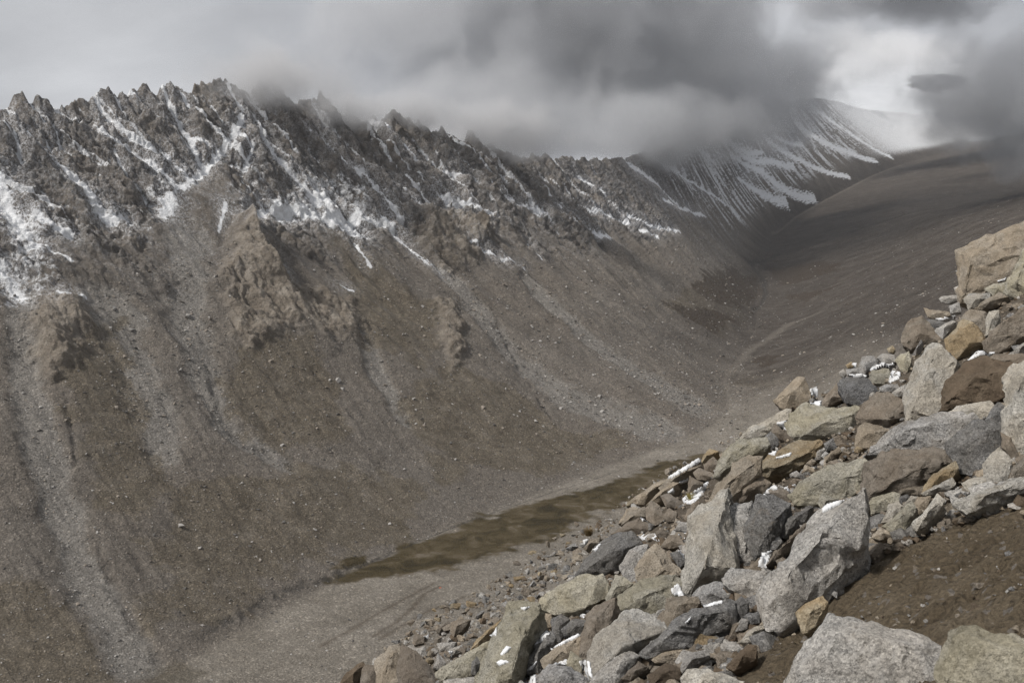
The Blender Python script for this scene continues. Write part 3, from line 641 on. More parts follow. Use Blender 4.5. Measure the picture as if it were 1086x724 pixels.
GR = {
 'grey':   granite('granite_grey', (0.30, 0.298, 0.295), (0.52, 0.515, 0.505), (0.06, 0.06, 0.063), (0.27, 0.24, 0.20), 0.35),
 'pale':   granite('granite_pale', (0.36, 0.35, 0.325), (0.56, 0.55, 0.52), (0.09, 0.088, 0.085), (0.33, 0.29, 0.23), 0.45, 0.85),
 'dark':   granite('granite_dark', (0.130, 0.131, 0.135), (0.28, 0.28, 0.28), (0.027, 0.028, 0.030), (0.16, 0.145, 0.12), 0.30),
 'tan':    granite('granite_tan', (0.265, 0.235, 0.195), (0.42, 0.385, 0.335), (0.075, 0.066, 0.055), (0.28, 0.235, 0.18), 0.5, 0.8),
 'ochre':  granite('granite_ochre', (0.275, 0.234, 0.170), (0.43, 0.385, 0.30), (0.085, 0.068, 0.046), (0.30, 0.22, 0.125), 0.55, 0.75),
 'brown':  granite('granite_brown', (0.195, 0.173, 0.148), (0.30, 0.272, 0.238), (0.06, 0.051, 0.042), (0.19, 0.155, 0.12), 0.45, 0.65),
 'lichen': granite('granite_lichened', (0.292, 0.280, 0.240), (0.46, 0.445, 0.39), (0.075, 0.073, 0.060), (0.28, 0.255, 0.18), 0.5, 0.85),
 'soil':   granite('soil_crusted_rock', (0.120, 0.096, 0.072), (0.165, 0.135, 0.105), (0.06, 0.047, 0.036), (0.13, 0.10, 0.075), 0.5, 0.5)}
TILE.update({'A1': (960, 230, 7.238), 'A2': (960, 310, 7.238), 'A3': (820, 370, 6.579), 'A4': (930, 380, 6.032), 'A5': (900, 460, 5.172), 'A6': (690, 420, 6.033), 'A7': (810, 450, 7.24),
             'A8': (710, 520, 6.033), 'B1': (600, 520, 7.238), 'B2': (560, 600, 5.836), 'B3': (660, 610, 6.35), 'B4': (780, 560, 6.033), 'B5': (850, 600, 4.602), 'B6': (460, 600, 5.836), 'B8': (640, 470, 8.04)})

ALLV, ALLF, NV = [], [], 0                                             # everything a snow patch can lie on
def finish_rock(name, pts, px_size, mat, seed, props, origin=None, max_cuts=5):
    """convex body of the points, chipped edges, uneven faces"""
    global NV
    pts = np.asarray(pts, float); org = pts.mean(0) if origin is None else origin
    bm = bmesh.new()
    for p in pts - org: bm.verts.new(p)
    r = bmesh.ops.convex_hull(bm, input=bm.verts)
    junk = [e for e in set(r['geom_interior'] + r['geom_unused']) if isinstance(e, bmesh.types.BMVert)]
    if junk: bmesh.ops.delete(bm, geom=junk, context='VERTS')
    S = float(np.ptp(pts, axis=0).max())
    bmesh.ops.dissolve_limit(bm, angle_limit=math.radians(7), verts=bm.verts, edges=bm.edges)
    bmesh.ops.bevel(bm, geom=list(bm.edges), offset=S * 0.014, segments=1, profile=0.6, affect='EDGES', clamp_overlap=True)
    bmesh.ops.triangulate(bm, faces=bm.faces)
    target = S * max(0.035, min(0.16, 3.6 / px_size))
    for it in range(max_cuts):
        es = [e for e in bm.edges if e.calc_length() > target * 1.5]
        if not es or len(bm.faces) > 9000: break
        bmesh.ops.subdivide_edges(bm, edges=es, cuts=1)
        bmesh.ops.triangulate(bm, faces=[f for f in bm.faces if len(f.verts) > 3])
    bm.normal_update()
    co = np.array([v.co for v in bm.verts]); no = np.array([v.normal for v in bm.verts])
    k = seed * 13.7; f = 1 / S
    q1 = co * f
    d = 0.026 * fbm(q1[:, 0] * 2.2 + k, q1[:, 1] * 2.2, q1[:, 2] * 2.2, 2, 301) - 0.045 * np.maximum(0, ridged(q1[:, 0] * 3.4 + k, q1[:, 1] * 3.4, q1[:, 2] * 3.4, 2, 303) - 0.45) \
        + 0.017 * fbm(q1[:, 0] * 9 + k, q1[:, 1] * 9, q1[:, 2] * 9, 3, 305)
    lv = 3.5 * fbm(q1[:, 0] * 2.6 + k, q1[:, 1] * 2.6, q1[:, 2] * 2.6, 2, 307); d = d + 0.030 * (np.floor(lv) + sstep(0.75, 1.0, lv - np.floor(lv)) - 0.5 * lv)
    co = co + no * (d * S)[:, None]
    bmesh.ops.recalc_face_normals(bm, faces=bm.faces)
    F = np.array([[v.index for v in fc.verts] for fc in bm.faces]) if not bm.verts.index_update() else None
    bm.free()
    o = mesh_obj(name, co, F, mat, smooth=True, **props)
    o.data.set_sharp_from_angle(angle=math.radians(28))
    o.location = org
    ALLV.append(co + org); ALLF.append(F + NV); NV += len(co)
    return o

GROW = 1.14
def traced_rock(seed, kind, tile, typ, label, outline, inner=(), thick=0.6, lift=0.0, push=1.0):
    pix = np.array(tp(tile, outline)); pix = pix.mean(0) + (pix - pix.mean(0)) * GROW; ext = np.ptp(pix, axis=0)
    ax, ay = pix[:, 0].mean(), pix[:, 1].min() + 0.88 * ext[1]
    P0 = on_plane(ax, ay) * push
    P0[2] += lift
    S = max(ext) * P0[1] / FPX
    tocam = -P0 / np.linalg.norm(P0)
    n = 0.62 * tocam + 0.38 * PN; n /= np.linalg.norm(n)
    def hit(px, py):
        r = rays(px, py); return r * ((P0 @ n) / (r @ n))[..., None]
    out = hit(pix[:, 0], pix[:, 1]); cen = out.mean(0)
    sm = math.sqrt(max(ext[0] * ext[1], 1)) * P0[1] / FPX
    ipx = tp(tile, [i[:2] for i in inner]) if inner else [tuple(pix.mean(0) + (-0.04 * ext[0], -0.06 * ext[1]))]
    bul = [i[2] for i in inner] if inner else [0.16]
    ins = np.array([hit(np.array(x), np.array(y)) * (1 - b * 2.3 * sm / P0[1]) for (x, y), b in zip(ipx, bul)])
    back = cen + (out - cen) * 0.8 - n * thick * sm
    rnd = np.random.RandomState(seed)
    back = back + rnd.normal(0, 0.04 * sm, back.shape)
    cat = {'boulder': 'boulder', 'rock_slab': 'rock slab', 'stone': 'stone', 'rock_shard': 'rock shard'}[kind]
    return finish_rock(kind, np.concatenate([out, ins, back]), max(ext), GR[typ], seed, dict(label=label, category=cat, group='granite rocks on the near slope', kind='thing'))
b, l, s, h = 'boulder', 'rock_slab', 'stone', 'rock_shard'
ROCKS = [
 # --- around the big tawny block on the skyline at the right edge
 (b,'A1','tan','largest tawny block on the skyline at the right edge',[(395,255),(540,180),(740,130),(912,40),(1060,10),(1060,300),(780,400),(640,560),(450,640),(420,640),(410,500),(400,380)],[(480,290,.10),(700,270,.06),(440,600,.05)],.5),
 (b,'A1','grey','blue grey block on top of the tawny skyline block',[(805,160),(870,80),(912,65),(990,80),(960,190),(845,210)],[(880,120,.15)]),
 (s,'A1','grey','thin grey flake wedged below the top blue grey block',[(735,195),(775,155),(830,190),(830,215),(750,210)]),
 (s,'A1','grey','squat grey block leaning on the tawny skyline block',[(690,270),(735,205),(840,215),(830,245),(770,262),(770,300),(700,290)]),
 (s,'A1','tan','small tan angular stone right of the squat grey block',[(765,260),(830,240),(870,255),(865,290),(830,345),(790,350)]),
 (b,'A1','tan','rounded overhanging grey tan rock with a dark underside near the skyline',[(570,390),(620,330),(690,285),(770,310),(775,345),(710,400),(690,460),(610,465),(590,440)],[(700,375,.16),(610,410,.1)]),
 (s,'A1','dark','little dark stone under the small tan angular stone',[(760,390),(790,352),(835,355),(820,395),(775,405)]),
 (s,'A1','grey','tilted blue grey plate below the little dark stone',[(630,530),(700,430),(790,410),(780,470),(720,500),(700,540)]),
 (b,'A1','lichen','tall olive grey boulder cut by the right edge below the skyline',[(765,500),(830,370),(912,215),(1010,150),(1010,600),(880,620),(860,590),(770,560)],[(850,500,.14),(912,260,.05)]),
 (s,'A1','lichen','flat greenish stone left of the tall olive grey boulder',[(615,550),(680,515),(770,505),(790,560),(800,610),(680,600)]),
 (s,'A1','pale','whitish block at the foot of the tawny skyline block',[(450,630),(500,590),(640,585),(640,630),(580,650),(540,690),(490,710)]),
 (s,'A1','tan','tan wedge right of the whitish block',[(530,700),(580,655),(640,640),(720,585),(790,610),(740,640),(680,690),(600,715)]),
 (s,'A1','grey','flat pale tongue stone jutting left under the skyline block',[(265,625),(300,605),(400,600),(412,630),(340,660),(280,650)]),
 (s,'A1','grey','small grey stone peeping out left of the skyline block',[(375,545),(410,530),(425,590),(385,585)]),
 (s,'A1','grey','small smooth grey stone below the flat tongue stone',[(340,680),(412,655),(425,724),(350,740)]),
 (s,'A2','tan','pinkish flat stone at the skyline left of the narrow snow strip',[(150,120),(240,130),(330,150),(340,175),(270,200),(180,190)]),
 (s,'A2','dark','dark rounded stone under the narrow skyline snow strip',[(145,225),(180,205),(250,215),(310,230),(290,275),(220,290),(160,260)]),
 (s,'A2','grey','smooth grey stone leaning right of the dark rounded stone',[(230,290),(300,240),(360,215),(385,230),(330,290),(290,350),(260,310)]),
 (b,'A2','brown','dark jagged brown block standing at the brink above the snowy stones',[(-15,320),(50,215),(130,185),(170,240),(270,330),(290,380),(210,400),(120,400),(50,430),(-15,400)],[(120,320,.14),(70,260,.06)]),
 (h,'A2','grey','thin upright grey splinter left of the wide speckled slab',[(50,480),(120,365),(128,390),(85,480)]),
 (b,'A2','ochre','ochre yellow angular boulder in the middle of the right pile',[(310,360),(400,240),(440,220),(530,240),(600,340),(600,380),(500,430),(400,500),(330,470)],[(420,300,.14),(500,390,.12)]),
 (l,'A4','pale','big upright speckled slab below the ochre yellow boulder',[(200,130),(250,10),(289,-55),(345,-100),(400,-85),(440,-10),(505,20),(480,110),(430,250),(395,345),(185,390),(170,270)],[(300,100,.10),(215,330,.08)],.5),
 (l,'A2','brown','long dark brown slab leaning at the right edge beside the ochre boulder',[(610,370),(720,240),(912,120),(1010,80),(1010,280),(860,370),(720,450),(620,430)],[(800,180,.10),(640,360,.08)]),
 (s,'A2','pale','light grey stone behind the ochre boulder',[(620,200),(650,150),(720,140),(720,200),(690,270),(620,330)]),
 (b,'A2','tan','dusty tan rock behind the ochre boulder under the skyline block',[(400,220),(500,140),(620,150),(640,300),(600,340),(530,250)]),
 (l,'A2','grey','grey slab edge below the long dark brown slab',[(790,470),(912,380),(1010,330),(1010,420),(850,490)]),
 (b,'A4','soil','wide earth crusted boulder right of the upright speckled slab',[(400,335),(470,140),(590,10),(700,-10),(800,50),(950,60),(900,170),(800,250),(740,270),(500,320)],[(640,110,.10),(440,270,.06)],.5),
 (b,'A2','brown','earthy brown rock above the wide earth crusted boulder',[(600,520),(690,470),(830,490),(930,470),(930,560),(830,580),(720,590)]),
 (b,'A4','pale','tall buff boulder cut by the right edge beside the dark granite block',[(795,150),(850,80),(941,30),(1040,10),(1040,640),(941,660),(880,560),(800,480),(830,420),(850,330),(800,230)],[(890,190,.14),(870,400,.12)]),
 (l,'A4','grey','long low wedge slab running left to a point in the right pile',[(-70,615),(0,560),(100,450),(190,390),(290,370),(440,350),(600,360),(620,400),(500,480),(440,560),(440,590),(290,580),(170,585)],[(250,430,.12),(440,400,.08)],.5),
 (l,'A4','pale','pale slab top behind the long low wedge slab',[(440,350),(520,300),(720,270),(760,350),(640,398),(600,362)],[(600,330,.08)]),
 (b,'A4','dark','dark speckled granite block in the right pile',[(440,560),(500,480),(640,400),(740,420),(790,450),(780,560),(690,660),(670,740),(540,724),(500,640)],[(530,560,.12),(700,470,.1)]),
 (s,'A4','dark','dark grey rock behind the dark speckled block',[(690,390),(760,340),(770,280),(840,320),(815,440),(740,430)]),
 (b,'A5','pale','whitish angular stone between dark block and right edge',[(730,170),(830,70),(890,150),(870,230),(850,275),(770,285),(740,240)],[(790,170,.14)]),
 (s,'A5','brown','brown angular stone above the whitish angular stone',[(835,-10),(890,20),(940,130),(900,150),(840,70)]),
 (s,'A5','tan','tan stone at the right edge above the long grey lip slab',[(880,240),(900,180),(962,130),(1020,120),(1020,230),(900,248)]),
 (l,'A5','pale','long light grey lip slab at the right edge above the bare soil',[(590,380),(640,340),(760,300),(962,220),(1030,200),(1030,290),(860,355),(720,405),(660,440),(630,412)],[(760,325,.10),(900,270,.08)]),
 (s,'A5','pale','light grey stone on top of the long lip slab',[(620,265),(700,235),(760,240),(775,290),(680,325),(640,300)]),
 (b,'A5','ochre','buff tapering stone above the small stone cluster',[(410,300),(450,230),(575,150),(595,190),(570,240),(480,285),(430,332),(400,325)],[(500,225,.14)]),
 (s,'A5','tan','low tan stone left of the buff tapering stone',[(260,300),(340,275),(410,285),(420,320),(380,335),(290,325)]),
 (s,'A5','lichen','greenish oval stone at the left of the small stone cluster',[(90,400),(130,350),(240,320),(280,330),(270,380),(200,420),(130,437)],[(170,370,.15)]),
 (s,'A5','dark','small dark stone amid the small stone cluster',[(270,345),(320,330),(335,348),(300,380),(265,372)]),
 (s,'A5','pale','small whitish stone right of the small dark cluster stone',[(300,385),(340,340),(378,345),(360,378),(320,395)]),
 (s,'A5','pale','light grey stone under the greenish oval stone',[(185,480),(220,390),(270,370),(300,400),(290,440),(240,482)]),
 (s,'A5','lichen','largest grey green stone of the small stone cluster',[(190,500),(280,430),(340,370),(370,410),(330,470),(310,520),(250,542)],[(280,455,.16)]),
 (s,'A5','tan','pale tan stone in the small stone cluster',[(340,410),(380,350),(450,340),(430,410),(380,442)]),
 (s,'A5','pale','leaning grey stone at the right end of the small stone cluster',[(350,490),(430,390),(480,335),(520,370),(490,420),(430,490),(380,522)],[(440,420,.15)]),
 (s,'A5','tan','pale tan stone lowest of the small stone cluster',[(130,565),(170,510),(230,530),(242,555),(170,580)]),
 (s,'A5','ochre','tiny rust coloured stone left of the greenish oval stone',[(60,430),(80,410),(115,440),(80,450)]),
 (s,'A5','pale','light grey stone just below the buff tapering stone',[(400,325),(470,292),(560,240),(582,282),(540,312),(430,338)]),
 (b,'A5','brown','broad earth brown boulder below the long low wedge slab',[(60,370),(85,170),(200,90),(330,80),(520,90),(580,150),(430,285),(400,295),(280,300),(110,350)],[(380,190,.14),(200,160,.08)],.5),
 (l,'A7','lichen','broad buff slab in the middle of the pile left of the earth brown boulder',[(215,540),(300,430),(430,350),(600,290),(740,270),(790,300),(800,400),(740,500),(660,555),(600,582),(420,600),(270,605)],[(400,440,.10),(640,400,.10)],.4),
 (b,'P','grey','great grey granite block with an earthy underside in the middle right',[(807,627),(818,603),(830,585),(848,562),(872,540),(898,528),(912,518),(915,545),(912,577),(888,580),(866,604),(824,636),(828,660),(817,662)],[(840,598,.12),(868,568,.12),(822,632,.06)],.5),
 (b,'B4','soil','earth packed under the great grey granite block',[(245,450),(400,345),(530,262),(560,360),(420,470),(265,600)],[(420,400,.03)],.4),
 # --- upper middle group with the rounded overhanging boulder
 (b,'A3','tan','lone tan boulder standing on the brink against the dark hillside',[(10,350),(90,270),(165,205),(215,205),(250,290),(255,345),(180,390),(90,415),(20,380)],[(120,310,.16),(190,250,.10)]),
 (b,'A3','lichen','large rounded overhanging boulder with a shaded brown underside',[(95,520),(130,450),(230,385),(330,395),(470,415),(585,405),(590,520),(550,610),(330,625),(190,640),(120,590)],[(205,610,.12),(350,510,.20),(560,450,.16),(160,480,.1)]),
 (s,'A3','brown','brown wedge stone beside the brink snow patch',[(335,390),(350,350),(440,245),(480,290),(505,340),(440,370),(380,402)]),
 (b,'A3','dark','dark grey boulder with a pale shoulder behind the overhanging boulder',[(460,250),(500,195),(600,190),(650,210),(725,290),(680,350),(590,390),(510,370),(460,290)],[(520,280,.14),(600,230,.1)]),
 (s,'A3','grey','small round grey stone on the brink left of the dark grey boulder',[(460,160),(490,140),(512,170),(490,195),(465,182)]),
 (s,'A3','grey','flat grey stone behind the dark grey boulder',[(510,142),(600,130),(610,170),(520,182)]),
 (s,'A3','ochre','small rusty stone on the brink above the flat grey stone',[(505,112),(545,88),(562,120),(520,132)]),
 (b,'A3','grey','grey blocky rock left of the oval snow cap',[(600,120),(620,55),(700,50),(730,80),(690,130),(640,175),(610,170)]),
 (s,'A3','grey','grey stone behind the oval snow cap',[(725,62),(770,30),(840,40),(855,90),(780,102)]),
 (s,'A3','lichen','greenish stone carrying the oval snow cap',[(670,180),(690,150),(800,140),(818,200),(770,240),(700,232)]),
 (s,'A3','grey','grey stone below the stepped snow patch',[(745,270),(790,245),(860,245),(872,270),(800,306),(750,292)]),
 (s,'A3','grey','grey stone left of the upright speckled slab base',[(830,300),(921,248),(945,320),(860,332)]),
 (s,'A3','ochre','small ochre stone on the brink left of the jagged brown block',[(795,0),(830,-25),(850,0),(835,25),(805,20)]),
 (b,'A3','lichen','greenish block between jagged brown block and oval snow cap',[(850,80),(890,40),(945,20),(960,90),(930,160),(890,150)]),
 (b,'A3','brown','smooth brown boxy boulder right of the overhanging boulder',[(575,470),(640,370),(720,300),(800,310),(900,350),(925,420),(910,480),(820,550),(680,540),(600,512)],[(640,490,.12),(800,490,.16),(730,340,.06)]),
 (b,'A3','tan','pinkish boulder under the smooth brown boxy boulder',[(570,650),(590,560),(640,520),(760,545),(815,570),(760,620),(700,690),(640,685),(575,682)],[(650,590,.15)]),
 (l,'A7','ochre','long ochre topped slab with a mossy side and snow streaks',[(-40,330),(60,235),(150,190),(260,125),(400,118),(440,150),(390,240),(240,345),(110,392),(40,408),(-30,390)],[(110,325,.12),(0,330,.10),(330,215,.08)]),
 (s,'A7','grey','grey shard at the right end of the ochre topped slab',[(380,230),(430,150),(472,190),(440,260),(390,272)]),
 (s,'A7','tan','tan brick shaped stone under the overhanging boulder',[(465,250),(500,220),(570,170),(592,210),(520,270),(475,282)]),
 (s,'A7','tan','squarish tan stone beside the ochre topped slab',[(290,370),(320,310),(380,330),(388,362)]),
 (s,'A7','tan','small tan stone on the squarish tan stone',[(325,300),(370,260),(402,282),(370,318)]),
 (s,'A7','grey','small round grey stone left of the tan brick shaped stone',[(440,240),(470,205),(500,222),(470,272)]),
 (s,'A7','dark','stone deep under the overhanging boulder, coloured dark for its shadow',[(455,150),(530,105),(560,180),(480,207)]),  # dark granite stands in for the shadow under the overhang
 (s,'A7','grey','little grey stone in the gravel below the ochre topped slab',[(200,380),(250,355),(272,372),(265,402),(210,402)]),
 (s,'A7','brown','grey brown stone with snow cap left of the broad buff slab',[(20,520),(90,465),(170,500),(212,560),(190,610),(90,552)]),
 (s,'A7','dark','dark pointed stone at the lower left corner of the broad buff slab',[(300,620),(360,535),(410,570),(418,640),(330,667)]),
 (s,'A7','lichen','speckled buff stone below the broad buff slab',[(415,600),(450,535),(570,575),(540,592),(450,652)]),
 (s,'A7','brown','brown wedge below the dark pointed stone',[(310,690),(400,640),(435,655),(340,722)]),
 (s,'A7','ochre','rusty stone at the foot of the pinkish boulder',[(690,205),(720,140),(760,190),(720,215)]),
 # --- brink on the left of the middle
 (l,'A6','pale','pale flat slab on the brink left of the overhanging boulder',[(545,260),(600,220),(780,140),(850,85),(885,90),(870,150),(750,240),(650,255),(560,277)],[(740,190,.06)]),
 (s,'A6','dark','dark cube like stone below the pale brink slab',[(710,280),(770,225),(812,270),(812,310),(770,342)]),
 (s,'A6','brown','brown stone between dark cube stone and overhanging boulder',[(770,230),(800,180),(860,230),(905,280),(860,292),(820,272)]),
 (l,'A6','lichen','green brown slab below the pale brink slab',[(405,500),(440,410),(500,330),(560,280),(720,255),(745,320),(620,392),(560,402),(480,470),(420,512)],[(560,340,.08)],.5),
 (l,'A6','tan','large smooth tilted tan slab in the middle of the brink',[(345,724),(430,560),(520,440),(620,390),(705,400),(690,490),(600,530),(520,585),(440,690),(380,770)],[(480,560,.08),(620,450,.08)],.45),
 (b,'A6','brown','brown rock under the smooth tilted tan slab',[(500,610),(600,540),(700,510),(765,560),(720,610),(620,655),(560,685)]),
 (h,'A6','ochre','ochre splinter sticking up on the brink',[(315,445),(335,380),(370,338),(430,355),(370,388),(340,432)]),
 (s,'A6','brown','brown block right of the ochre splinter',[(340,435),(400,390),(438,430),(400,482),(350,482)]),
 (s,'A6','brown','flat brown stone below the ochre splinter',[(275,490),(310,460),(390,490),(425,530),(360,535),(300,532)]),
 (l,'A6','tan','long brink slab edged with a snow line',[(60,580),(120,520),(310,412),(315,455),(190,545),(90,612)]),
 (s,'A6','brown','angular brown stone left of the triangular snow patch',[(235,600),(250,510),(320,550),(330,562),(270,582),(235,632)]),
 (s,'A6','brown','brown diamond shaped stone low on the brink',[(65,640),(120,620),(202,680),(170,717),(100,702)]),
 (l,'B8','tan','thin tan slab lying along the brink below the snow lined slab',[(260,470),(480,320),(575,288),(592,312),(470,402),(360,502),(290,512)]),
 (s,'B8','ochre','orange stained stone at the left tip of the brink slabs',[(200,530),(210,490),(330,440),(372,480),(300,522)]),
 (s,'B8','brown','reddish brown stone below the orange stained stone',[(360,560),(410,490),(480,540),(522,640),(440,692),(370,642)],[(430,580,.15)]),
 (s,'B8','brown','knobbly brown stone right of the reddish brown stone',[(500,620),(560,555),(622,590),(602,660),(540,662)]),
 (s,'B8','tan','grey tan stone left of the reddish brown stone',[(130,680),(200,560),(250,540),(350,560),(362,622),(230,662)]),
 (s,'B8','tan','tan brown wedge between thin brink slab and diamond stone',[(370,520),(480,400),(580,330),(640,340),(560,440),(480,502)]),
 (s,'B8','brown','brown stone right of the knobbly brown stone',[(690,640),(720,560),(800,480),(832,600),(760,682)]),
 # --- left middle
 (b,'B1','dark','long dark boulder with a sharp lit crest on the left of the pile',[(95,635),(130,540),(200,460),(320,370),(480,322),(560,380),(582,410),(480,480),(420,560),(380,612),(300,632),(200,642)],[(330,470,.16),(150,600,.08),(440,350,.08)]),
 (b,'B1','grey','upright blue grey boulder right of the long dark boulder',[(420,570),(490,460),(550,425),(625,420),(600,480),(555,570),(550,695),(440,665)],[(500,500,.10)]),
 (b,'B1','tan','tan peaked boulder right of the upright blue grey boulder',[(540,600),(600,480),(690,388),(740,440),(800,520),(885,640),(850,690),(640,700),(600,715),(550,665)],[(590,570,.08),(680,480,.12),(760,600,.16)]),
 (s,'B1','brown','ridged brown rock behind the long dark boulder',[(350,330),(460,270),(560,210),(640,250),(692,312),(560,342),(400,342)]),
 (s,'B1','tan','tan stone on the brink above the ridged brown rock',[(430,262),(480,160),(600,130),(622,200),(520,242)]),
 (s,'B1','brown','small brown stone right of the flat snow strip',[(690,312),(740,290),(792,330),(740,372),(700,342)]),
 (s,'B1','brown','brown stone above the tan peaked boulder',[(735,425),(790,340),(870,340),(902,420),(800,442)]),
 (s,'B1','dark','dark stone right of the tan peaked boulder',[(800,480),(870,470),(922,540),(870,592)]),
 (s,'B1','grey','grey brown stone at the foot of the triangular snow patch',[(830,300),(880,240),(945,250),(945,312)]),
 (s,'B1','tan','tan stone left of the long dark boulder crest',[(130,442),(180,390),(262,350),(250,402),(160,452)]),
 (s,'B1','grey','low grey stone at the left brink near the small ochre tuft',[(0,442),(70,400),(92,430),(40,452)]),
 (h,'A8','pale','tall pale grey slab with a bright left face in the centre of the pile',[(75,610),(100,480),(140,320),(125,250),(130,160),(200,130),(340,20),(372,-5),(362,60),(312,120),(320,220),(350,330),(380,400),(432,490),(340,560),(210,605),(130,657),(90,642)],[(290,190,.10),(225,475,.22),(120,560,.05)],.5),
 (h,'A8','grey','upright grey boulder leaning on the tall pale slab',[(310,150),(330,95),(440,80),(530,75),(522,150),(460,210),(485,310),(542,420),(500,492),(440,482),(390,402),(340,260)],[(420,160,.12),(390,340,.16),(470,440,.1)]),
 (b,'A8','dark','broad dark speckled boulder with a mossy lower face',[(475,230),(540,120),(560,40),(660,38),(765,90),(740,180),(705,240),(690,300),(620,372),(550,422),(500,322)],[(640,225,.18),(560,190,.12)]),
 (s,'A8','dark','dark wedge right of the mossy speckled boulder',[(700,262),(740,180),(860,120),(910,108),(860,202),(740,302)]),
 (s,'A8','grey','small egg shaped grey stone below the mossy speckled boulder',[(615,377),(640,290),(690,275),(717,322),(680,372)],[(660,325,.2)]),
 (l,'A8','brown','curved grey brown flake left of the great granite block',[(620,472),(640,430),(720,350),(870,208),(885,230),(720,432),(680,452)]),
 (s,'A8','brown','brown wedge under the centre snow patch',[(490,512),(570,430),(602,440),(602,517)]),
 (b,'A8','grey','low broad grey boulder below the upright leaning boulder',[(335,565),(400,500),(460,520),(612,520),(602,602),(582,682),(520,692),(420,642),(350,602)],[(470,590,.16),(400,540,.1)]),
 (b,'B3','grey','low speckled boulder in front of the tall pale slab',[(475,132),(530,68),(660,40),(705,110),(725,172),(560,192),(510,172)]),
 (b,'B2','lichen','pale green lichened boulder on the left of the pile',[(85,190),(210,110),(310,60),(450,48),(492,110),(482,202),(400,252),(300,302),(150,302),(90,252)],[(350,265,.14),(440,75,.08),(200,150,.12)]),
 (s,'B2','lichen','grey green rock right of the pale lichened boulder',[(485,192),(540,58),(580,70),(642,110),(560,182),(500,222)]),
 (b,'B2','lichen','broad buff boulder with rusty stains in the lower middle',[(510,262),(600,160),(700,100),(817,70),(900,58),(985,130),(992,202),(817,332),(700,322),(600,292),(520,342)],[(680,190,.16),(860,120,.10)]),
 (l,'B2','brown','narrow tan brown rib left of the broad buff boulder',[(315,560),(330,410),(380,280),(460,230),(535,200),(515,322),(430,422),(380,582)],[(420,320,.1)]),
 (b,'B2','pale','big whitish boulder with a shaded right face at the bottom middle',[(385,560),(420,420),(500,370),(600,288),(680,293),(817,350),(865,390),(780,442),(720,532),(600,540),(480,602),(400,682)],[(610,350,.12),(590,500,.20),(480,440,.12)]),
 (b,'B2','grey','grey wedge boulder in front of the big whitish boulder',[(370,740),(480,600),(620,520),(685,560),(610,622),(560,702),(520,760)],[(570,590,.12)]),
 (s,'B2','brown','brown stone right of the grey wedge boulder',[(580,692),(680,590),(742,620),(722,652),(640,700)]),
 (b,'B2','tan','rounded pinkish tan boulder between snow patches',[(90,580),(170,490),(320,428),(315,520),(332,562),(260,572),(160,622),(110,642)],[(200,530,.16)]),
 (h,'B2','dark','black angular shard below the pale lichened boulder',[(140,330),(200,300),(252,330),(210,392),(200,462),(160,462)]),
 (s,'B2','dark','dark blocky stone right of the black angular shard',[(210,392),(270,330),(370,330),(382,362),(300,432),(230,442)]),
 (s,'B2','tan','tan stone left of the black angular shard',[(50,372),(90,290),(142,300),(142,372),(60,402)]),
 (l,'B2','dark','dark slab streaked with snow right of the ochre block',[(0,592),(40,490),(130,408),(162,452),(90,582),(60,662),(0,652)]),
 (b,'B2','grey','speckled grey boulder at the bottom edge left of the whitish boulder',[(45,692),(140,608),(240,615),(290,672),(382,712),(400,790),(30,790)],[(240,640,.14)]),
 (s,'B2','lichen','small greenish pointed stone between two snow patches',[(235,602),(265,530),(332,572),(327,662),(270,642)]),
 # --- bottom middle
 (b,'B3','tan','tan rounded boulder above the long speckled boulder',[(290,240),(300,160),(340,138),(500,145),(512,190),(450,222),(370,272),(320,352),(295,302)],[(380,190,.15)]),
 (b,'B3','dark','long speckled boulder with two thin snow streaks',[(150,512),(280,390),(360,290),(430,240),(560,200),(690,168),(737,190),(742,332),(640,362),(560,372),(480,452),(330,472),(180,532)],[(480,270,.14),(690,230,.12),(250,440,.08)]),
 (s,'B3','dark','dark block right of the long speckled boulder',[(730,192),(800,140),(852,180),(832,272),(740,332)]),
 (s,'B3','ochre','ochre stone in the soil below the long speckled boulder',[(465,362),(500,340),(560,360),(642,420),(560,472),(490,452)]),
 (s,'B3','tan','buff stone with a dark end below the long speckled boulder',[(190,552),(260,500),(400,480),(442,500),(390,562),(300,587),(230,582)]),
 (s,'B3','grey','grey sliver half sunk in the soil at the bottom middle',[(395,622),(430,530),(570,500),(582,540),(480,592),(410,652)]),
 (b,'B3','pale','light grey rounded rock at the bottom edge in the middle',[(410,682),(450,630),(540,625),(700,670),(830,705),(860,790),(430,790)]),
 (s,'B3','grey','grey stone left of the pale soil edge slab',[(750,362),(800,290),(842,300),(832,352),(780,372)]),
 (l,'B4','pale','smooth pale slab at the edge of the soil',[(20,724),(100,640),(180,615),(197,640),(100,722)]),
 (b,'B3','soil','earth covered hump at the bottom edge of the soil',[(700,610),(830,470),(900,470),(895,560),(760,640)]),
 (b,'B3','soil','earth brown rock at the bottom below the buff stone',[(180,662),(300,590),(402,620),(380,702),(200,740)]),
 (s,'B4','tan','pitted tan grey stone half buried in the soil',[(565,190),(590,120),(640,95),(742,145),(690,222),(660,282),(610,317),(570,272)],[(640,180,.16)]),
 (s,'B4','ochre','small rusty round stone above the pitted stone',[(705,102),(750,85),(787,115),(740,137)]),
 (b,'B4','ochre','tawny stone in the soil behind the front grey boulder',[(390,532),(440,490),(550,435),(582,480),(520,582),(510,622),(440,662),(400,592)],[(470,540,.14)]),
 (s,'B4','grey','narrow grey stone under the great granite block',[(140,522),(160,450),(192,530),(170,552)]),
 (s,'B4','dark','small dark stone left of the great granite block foot',[(55,562),(90,535),(162,545),(150,602),(90,612)]),
